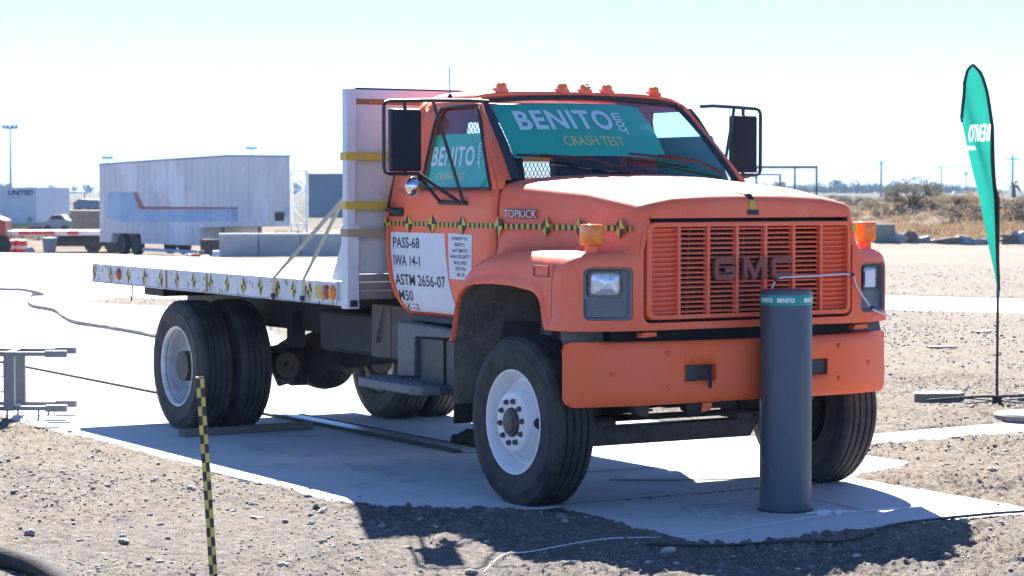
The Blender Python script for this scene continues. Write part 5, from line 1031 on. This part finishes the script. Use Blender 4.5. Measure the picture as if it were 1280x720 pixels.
# shed and parked car
sh = thing('shed', 'grey-blue low shed behind the tan crate', 'shed', at(215, col_px(92, 215)), RA)
m = MB(); m.box(0, 2.6, 0, 4, 0, 1.55); m.build('wall', BM['grey'], sh, 0); m = MB(); m.prism([(-.1, 1.55), (.5, 2.0), (2.3, 1.95), (2.8, 1.5)], lambda a, b, t: (a, -.1+4.2*t, b)); m.build('roof', BM['steelb'], sh, 0)
for u_ in (.3, 1.2, 1.9): m = MB(); m.box(u_, u_+.45, -.02, 0, .5, 1.2); m.build('window', BM['dk'], sh, 0)
pc = thing('parked_car', 'pale car parked far back between the trailers', 'car', at(150, col_px(52, 150)), RA)
m = MB(); m.prism([(0, .35), (0, .75), (.15, .82), (.45, .9), (.65, 1.2), (1.3, 1.22), (1.55, .92), (1.85, .85), (1.9, .35)], lambda a, b, t: (a, 4.2*t*.4, b)); m.build('body', BM['conc3'], pc, 0, bevel=.04); m = MB(); m.prism([(.52, .92), (.7, 1.16), (1.26, 1.17), (1.45, .93)], lambda a, b, t: (a, -.01+.02*t, b)); m.build('window', BM['dk'], pc, 0)
for u_ in (.4, 1.5): m = MB(); m.lathe([(.0001, -.08), (.26, -.08), (.28, .08), (.0001, .08)], 14, 'y'); o = m.build('wheel', 'rubber', pc); o.location = (u_, .06, .28)
for i, (px, d, w_, h_) in enumerate(((50, 190, 4.2, 1.2), (8, 210, 5, 1.0), (78, 185, 2.4, 1.0))):
    simple('equipment_stack', ('blue-grey stack of equipment beneath the left pipe portal', 'low dark stack of equipment behind the lettered trailer', 'brownish stack of equipment beneath the right pipe portal')[i], 'equipment', d, px+25, w_, 2, h_, (BM['steelb'], BM['dk'], BM['brownpile'])[i], .1*i)
# lattice tower section, white racks, warehouse
lt = thing('lattice_mast', 'white lattice mast section standing by the right end of the box trailer', 'mast', at(94, col_px(364, 94)), RA)
hH = 3.62
for x in (0, .62):
    for y in (0, .6): m = MB(); m.bar((x, y, 0), (x, y, hH), .06, .06, (0, 1, 0)); m.build('chord', BM['whites'], lt, 0)
for k in range(5):
    z0, z1 = hH*k/5, hH*(k+1)/5
    for y in (0, .6): m = MB(); m.bar((0, y, z0 if k % 2 else z1), (.62, y, z1 if k % 2 else z0), .04, .04); m.build('diagonal', BM['whites'], lt, 0); m = MB(); m.bar((0, y, z1), (.62, y, z1), .04, .04); m.build('rung', BM['whites'], lt, 0)
m = MB(); m.bar((.35, -.1, .3), (1.1, -.1, 0), .06, .06); m.bar((.9, -.1, .0), (.2, -.1, 1.5), .05, .05); m.build('prop', BM['whites'], lt, 0)
wr_ = thing('white_rack', 'low white steel rack behind the long concrete barrier', 'rack', at(80, col_px(335, 80)), RA)
for x in (0, .55, 1.1, 2.2, 2.7): m = MB(); m.box(x, x+.05, 0, .05, 0, .95); m.build('post', BM['whites'], wr_, 0)
for z in (.45, .9): m = MB(); m.box(0, 2.75, .05, .09, z, z+.06); m.build('rail', BM['whites'], wr_, 0)
wh = thing('warehouse', 'plain blue-grey flat-roofed warehouse behind the headboard', 'building', at(240, col_px(383, 240)), RA)
m = MB(); m.box(0, 19, 0, 14, 0, 4.35); m.build('wall', M('warehouse wall', (.20, .24, .29), .8), wh, 0); m = MB(); m.box(-.15, 19.15, -.15, 14.1, 4.35, 4.5); m.build('roof_edge', BM['grey'], wh, 0)
for k in range(7): m = MB(); m.box(1+k*2.6, 1.06+k*2.6, -.03, 0, .1, 4.3); m.build('wall_seam', BM['grey'], wh, 0)
bm = bmesh.new(); bmesh.ops.create_icosphere(bm, subdivisions=4, radius=1)
for v in bm.verts: v.co *= 1+.35*mnoise.fractal(v.co*1.6, .9, 2, 4); v.co.x *= 2.6; v.co.y *= 2; v.co.z = max(-.2, v.co.z*.95)
me = bpy.data.meshes.new('spoil_heap'); bm.to_mesh(me); bm.free(); me.materials.append(BM['brownpile']); o = link('spoil_heap', me); o.location = at(110, col_px(408, 110)); o['kind'] = 'structure'
for i, (px, w_, h_) in enumerate(((395, .9, .75), (418, .6, 1.0))): simple('dark_crate', ('dark crate at the foot of the spoil heap behind the straps', 'narrow dark crate close to the headboard edge')[i], 'crate', 90, px, w_, .6, h_, BM['dk'], .1)
# light masts
for i, (px, d, zt) in enumerate(((14, 300, 9.9), (135, 420, 7.6), (315, 420, 9.3))):
    x, y, z = at(d, col_px(px, d)); lm = thing('light_mast', ('tall floodlight mast at the far left', 'floodlight mast rising behind the left end of the box trailer', 'floodlight mast rising behind the right end of the box trailer')[i], 'light mast', (x, y, z), RA, 'floodlight masts')
    m = MB(); m.tube([(0, 0, 0), (0, 0, zt-z)], [.16, .08], 8); m.build('pole', BM['grey'], lm); m = MB(); m.box(-.95, .95, -.08, .08, zt-z-.25, zt-z-.1); m.build('crossarm', BM['grey'], lm, 0)
    for u_ in (-.8, -.3, .3, .8): m = MB(); m.box(u_-.18, u_+.18, -.25, .05, zt-z-.1, zt-z+.25); m.build('floodlight', BM['grey'], lm, 0)
# ================================================================== scrub, field and horizon on the right
gf = thing('pipe_gate_frame', 'dark steel gate frame beyond the far mirror of the truck', 'gate frame', at(235, col_px(945, 235)), RA)
for u_, h_ in ((0, 3.3), (3.9, 3.3), (6.1, 3.3), (2.4, 2.6)): m = MB(); m.box(u_-.09, u_+.09, -.09, .09, 0, h_); m.build('post', BM['dk'], gf, 0)
m = MB(); m.box(-.6, 6.2, -.1, .1, 3.2, 3.45); m.build('beam', BM['dk'], gf, 0); m = MB(); m.box(.3, 2.5, -.08, .08, 2.5, 2.65); m.build('lower_beam', BM['dk'], gf, 0)
for i, (px, d, zt) in enumerate(((1101, 480, 7.8), (1176, 520, 7.2), (1265, 300, 6.3))):
    x, y, z = at(d, col_px(px, d)); up = thing('utility_pole', ('thick utility pole on the horizon midway between mirror and flag', 'thin utility pole on the horizon just left of the flag', 'utility pole on the horizon right of the flag')[i], 'utility pole', (x, y, z), RA, 'utility poles')
    m = MB(); m.tube([(0, 0, 0), (0, 0, zt-z)], [.26 if i == 0 else .16, .16 if i == 0 else .10], 8); m.build('pole', BM['grey'], up); m = MB(); m.box(-.9, .9, -.06, .06, zt-z-.6, zt-z-.45); m.build('crossarm', BM['grey'], up, 0)
pp = [at(500, col_px(930, 500), 4.4), at(480, col_px(1101, 480), 7.0), at(520, col_px(1176, 520), 7.0), at(540, col_px(1330, 540), 9.5)]
pts = []
for a_, b_ in zip(pp[:-1], pp[1:]):
    for k in range(10): t = k/10; p = Vector(a_).lerp(Vector(b_), t); p.z -= 1.0*4*t*(1-t); pts.append(p)
m = MB(); m.tube(pts, .035, 4); tag(m.build('power_line', BM['grey'], None), 'thin overhead power line strung between the utility poles', 'power line')
gb = simple('mossy_block', 'greenish concrete block standing behind the fender marker lamp', 'block', 78, 1103, .78, .5, .62, BM['concg'], -.25)
for i, (px, w_, h_) in enumerate(((1124, .55, .3), (1136, .5, .38), (1150, .6, .2), (1163, .35, .12), (1185, .7, .25), (1212, .8, .28), (1228, .6, .22), (1262, .55, .3), (1272, .4, .42))):
    x, y, z = at(78, col_px(px, 78)); bm = bmesh.new(); bmesh.ops.create_cube(bm, size=1); bmesh.ops.subdivide_edges(bm, edges=bm.edges, cuts=2, use_grid_fill=True)
    for v in bm.verts: v.co += Vector((mnoise.noise(v.co*2+Vector((i, 0, 0))), mnoise.noise(v.co*2+Vector((0, i, 5))), mnoise.noise(v.co*2+Vector((9, 0, i)))))*.35
    me = bpy.data.meshes.new('rubble_chunk'); bm.to_mesh(me); bm.free(); me.materials.append((BM['conc3'], BM['brownpile'], BM['grey'])[i % 3]); o = link('rubble_chunk', me); o.scale = (w_, .4, h_); o.location = (x, y, z+h_*.35); o.rotation_euler = (0, random.uniform(-.3, .3), RA+random.uniform(-.3, .3)); tag(o, 'broken concrete chunk in the row of rubble along the scrub edge', 'rubble', 'rubble along the scrub edge')
simple('far_white_roof', 'low white roof gleaming far off left of the flag', 'building', 700, 1202, 4.5, 4, 1.2, BM['conct'])
def leafcloud(seed, n, rx_, rz_, leaf, droop=0., hollow=.35):
    r = np.random.default_rng(seed); m = MB(); cl = [(r.uniform(-.6, .6), r.uniform(-.6, .6), r.uniform(.25, .85), r.uniform(.25, .5)) for _ in range(9)]
    for k in range(n):
        c = cl[r.integers(9)]; v = r.normal(size=3); v /= np.linalg.norm(v); v *= c[3]*r.uniform(hollow, 1)**.5
        p = np.array([(c[0]+v[0])*rx_, (c[1]+v[1])*rx_, max(.02, (c[2]+v[2]*.8))*rz_]); a = r.normal(size=3); a /= np.linalg.norm(a); b = np.cross(a, r.normal(size=3)); b /= np.linalg.norm(b); l = leaf*r.uniform(.6, 1.4)
        m.add([p-a*l, p+b*l*.45, p+a*l, p-b*l*.45], [(0, 1, 2, 3)])
    return m, cl
def stems(rx_, rz_, cl, r0):
    m = MB()
    for c in cl: m.tube([(0, 0, -.05), (c[0]*rx_*.5, c[1]*rx_*.5, c[2]*rz_*.55), (c[0]*rx_, c[1]*rx_, c[2]*rz_)], [r0, r0*.6, r0*.2], 5)
    return m
leafA = M('dry olive leaf', (.20, .17, .10), .85, c2=(.14, .125, .075), scale=1.5, trans=.3); leafB = M('brown brush', (.17, .125, .085), .9, c2=(.11, .085, .06), scale=1.5); leafC = M('grey green brush', (.17, .16, .11), .9, c2=(.23, .20, .14), scale=1.5, trans=.3); bark = M('bark', (.09, .07, .055), .9)
def bush_kind(seed, n, mat, leaf):
    m, cl = leafcloud(seed, n, 1, 1, leaf); a = m.build('crown', mat, None, 0, recalc=False); b = stems(1, 1, cl, .03).build('stems', bark, None); bpy.data.objects.remove(a) if False else None; return a, b
KINDS = [bush_kind(11, 3600, leafC, .032), bush_kind(12, 3000, leafA, .032), bush_kind(13, 3000, leafB, .032), bush_kind(14, 2200, leafA, .036)]
def bush(name, lab, kind, d, px, w_, h_, grp):
    x, y, z = at(d, col_px(px, d)); t = thing(name, lab, 'bush', (x, y, z-.05), random.uniform(0, 6), grp); t.scale = (w_/1.7, w_/1.7, h_/1.15)
    for src, nm in zip(KINDS[kind], ('crown', 'stems')): o = link(nm, src.data, t)
bush('desert_bush', 'largest grey-green desert bush between the truck and the flag', 0, 97, 1140, 2.2, 1.35, 'desert bushes'); bush('desert_bush', 'rounded olive bush left of the largest desert bush', 1, 105, 1092, 1.2, .8, 'desert bushes'); bush('desert_bush', 'dark brown mound-like bush nearest the far headlight', 2, 115, 1082, 3.2, 1.1, 'desert bushes'); bush('desert_bush', 'slim olive bush at the left foot of the largest desert bush', 1, 96, 1101, .9, .8, 'desert bushes'); bush('desert_bush', 'dark brush on the bank just left of the flag', 2, 92, 1205, 2.4, .6, 'desert bushes'); bush('desert_bush', 'dark brush on the bank right of the flag', 2, 92, 1266, 2.8, .8, 'desert bushes')
R3 = random.Random(9)
for k in range(120):
    d = R3.uniform(86, 220); px = R3.uniform(1030, 1330); bush('scrub', 'small low scrub clump among the banks behind the rubble', R3.choice((0, 1, 1, 2, 3)), d, px, R3.uniform(.6, 2.0), R3.uniform(.22, .55), 'scrub clumps on the right')
for k in range(22):
    d = R3.uniform(120, 260); px = R3.uniform(-20, 440); bush('scrub', 'small low scrub clump far back in the yard on the left', R3.choice((0, 1, 3)), d, px, R3.uniform(.8, 2.0), R3.uniform(.4, 1.1), 'scrub clumps on the left')
for pr in KINDS:
    for o in pr: bpy.data.objects.remove(o)
# dry grass, one mass
gm = MB(); R4 = np.random.default_rng(4); gv = []; gfc = []
N_t = 5200; d = 79.5+R4.random(N_t)**2.2*50; px = R4.uniform(1035, 1330, N_t); s_ = (px-640)/2901.5*d; X = 11.992+FWD[0]*d+RGT[0]*s_; Y = -8.323+FWD[1]*d+RGT[1]*s_
kp = (fbm(X, Y, .22, 3, 81)+.25*(d < 92)) > -.02; X, Y = X[kp], Y[kp]; Zg = ground_z(X, Y)
for x, y, z in zip(X, Y, Zg):
    for k in range(7):
        a = R4.uniform(0, 6.28); l = R4.uniform(.08, .26); lean = R4.uniform(.1, .6); w_ = .022; ca, sa = math.cos(a), math.sin(a); ox, oy = R4.uniform(-.22, .22, 2); b = len(gv)
        gv += [(x+ox-sa*w_, y+oy+ca*w_, z-.02), (x+ox+sa*w_, y+oy-ca*w_, z-.02), (x+ox+ca*lean*l, y+oy+sa*lean*l, z+l)]; gfc.append((b, b+1, b+2))
gm.add(gv, gfc); o = gm.build('dry_grass', M('dry grass', (.36, .235, .12), .9, c2=(.26, .19, .115), scale=.4, trans=.35), None, 0, recalc=False); o['kind'] = 'stuff'; tag(o, 'tawny dry grass growing along the banks beyond the rubble', 'grass')
# a near palm and the far tree line
def palm(d, px, h_, sc, lab, grp):
    x, y, z = at(d, col_px(px, d)); t = thing('palm_tree', lab, 'tree', (x, y, z-.1), 0, grp); m = MB(); m.tube([(0, 0, 0), (.05, .03, h_*.5), (.02, 0, h_)], [.16*sc, .12*sc, .10*sc], 7); m.build('trunk', bark, t); m = MB(); r = random.Random(int(px))
    for k in range(26):
        a = r.uniform(0, 6.28); e = r.uniform(-.5, 1.1); L = 1.1*sc*r.uniform(.8, 1.2); pts = [Vector((math.cos(a)*L*q, math.sin(a)*L*q, h_+math.sin(e)*L*q-.5*L*q*q)) for q in (0, .35, .7, 1)]; sd3 = Vector((-math.sin(a), math.cos(a), 0))*.10*sc
        m.grid([[p-sd3*q, p, p+sd3*q] for p, q in zip(pts, (.4, 1, .9, .15))])
    m.build('crown', leafC, t, 0)
palm(165, 1267, 1.9, .75, 'small bushy palm at the right edge beneath the utility pole', 'palms'); palm(900, 1207, 8.2, 1.6, 'tall palm rising from the tree line left of the flag', 'palms'); palm(950, 1158, 5.6, 1.4, 'palm rising from the tree line above the largest desert bush', 'palms')
tv = []
leafD = M('far tree leaf', (.075, .09, .06), .9, c2=(.05, .06, .045), scale=.2)
for sd1 in range(4):
    m, cl = leafcloud(40+sd1, 420, 1, 1, .09); tv.append((m.build('crown', leafD, None, 0, recalc=False), stems(1, 1, cl, .05).build('trunk', bark, None)))
R5 = random.Random(3)
for k in range(120):
    d = R5.uniform(950, 1350); px = 900+430*(k+R5.random())/120 if k < 88 else R5.uniform(-10, 440); x, y, z = at(d, col_px(px, d)); t = thing('far_tree', 'small hazy tree in the tree line on the right horizon' if k < 88 else 'small hazy tree on the left horizon', 'tree', (x, y, -.2), R5.uniform(0, 6), 'trees along the right horizon' if k < 88 else 'trees along the left horizon')
    h_ = R5.uniform(2.6, 6.2)*(1.25 if R5.random() < .2 else 1); w_ = R5.uniform(3.5, 9); t.scale = (w_/1.7, w_/1.7, h_/1.15)
    for o, nm in zip(tv[k % 4], ('crown', 'trunk')): link(nm, o.data, t)
for pr in tv:
    for o in pr: bpy.data.objects.remove(o)
# ------------------------------------------------------------------ haze
HZ_ON = True
if HZ_ON:
    m = MB(); m.box(-9500, 9500, -9500, 9500, -60, 135); hz = m.build('haze', MT['white'], None, 0); hz.data.materials.clear()
    hm_ = bpy.data.materials.new('haze air'); hm_.use_nodes = True; t = hm_.node_tree
    for n in list(t.nodes):
        if n.type != 'OUTPUT_MATERIAL': t.nodes.remove(n)
    pv = t.nodes.new('ShaderNodeVolumePrincipled'); pv.inputs['Color'].default_value = (.50, .75, 1, 1); pv.inputs['Density'].default_value = .00019; pv.inputs['Anisotropy'].default_value = 0
    t.links.new(pv.outputs[0], t.nodes['Material Output'].inputs['Volume']); hz.data.materials.append(hm_); hz['kind'] = 'stuff'; tag(hz, 'thin pale haze over the whole site', 'haze')
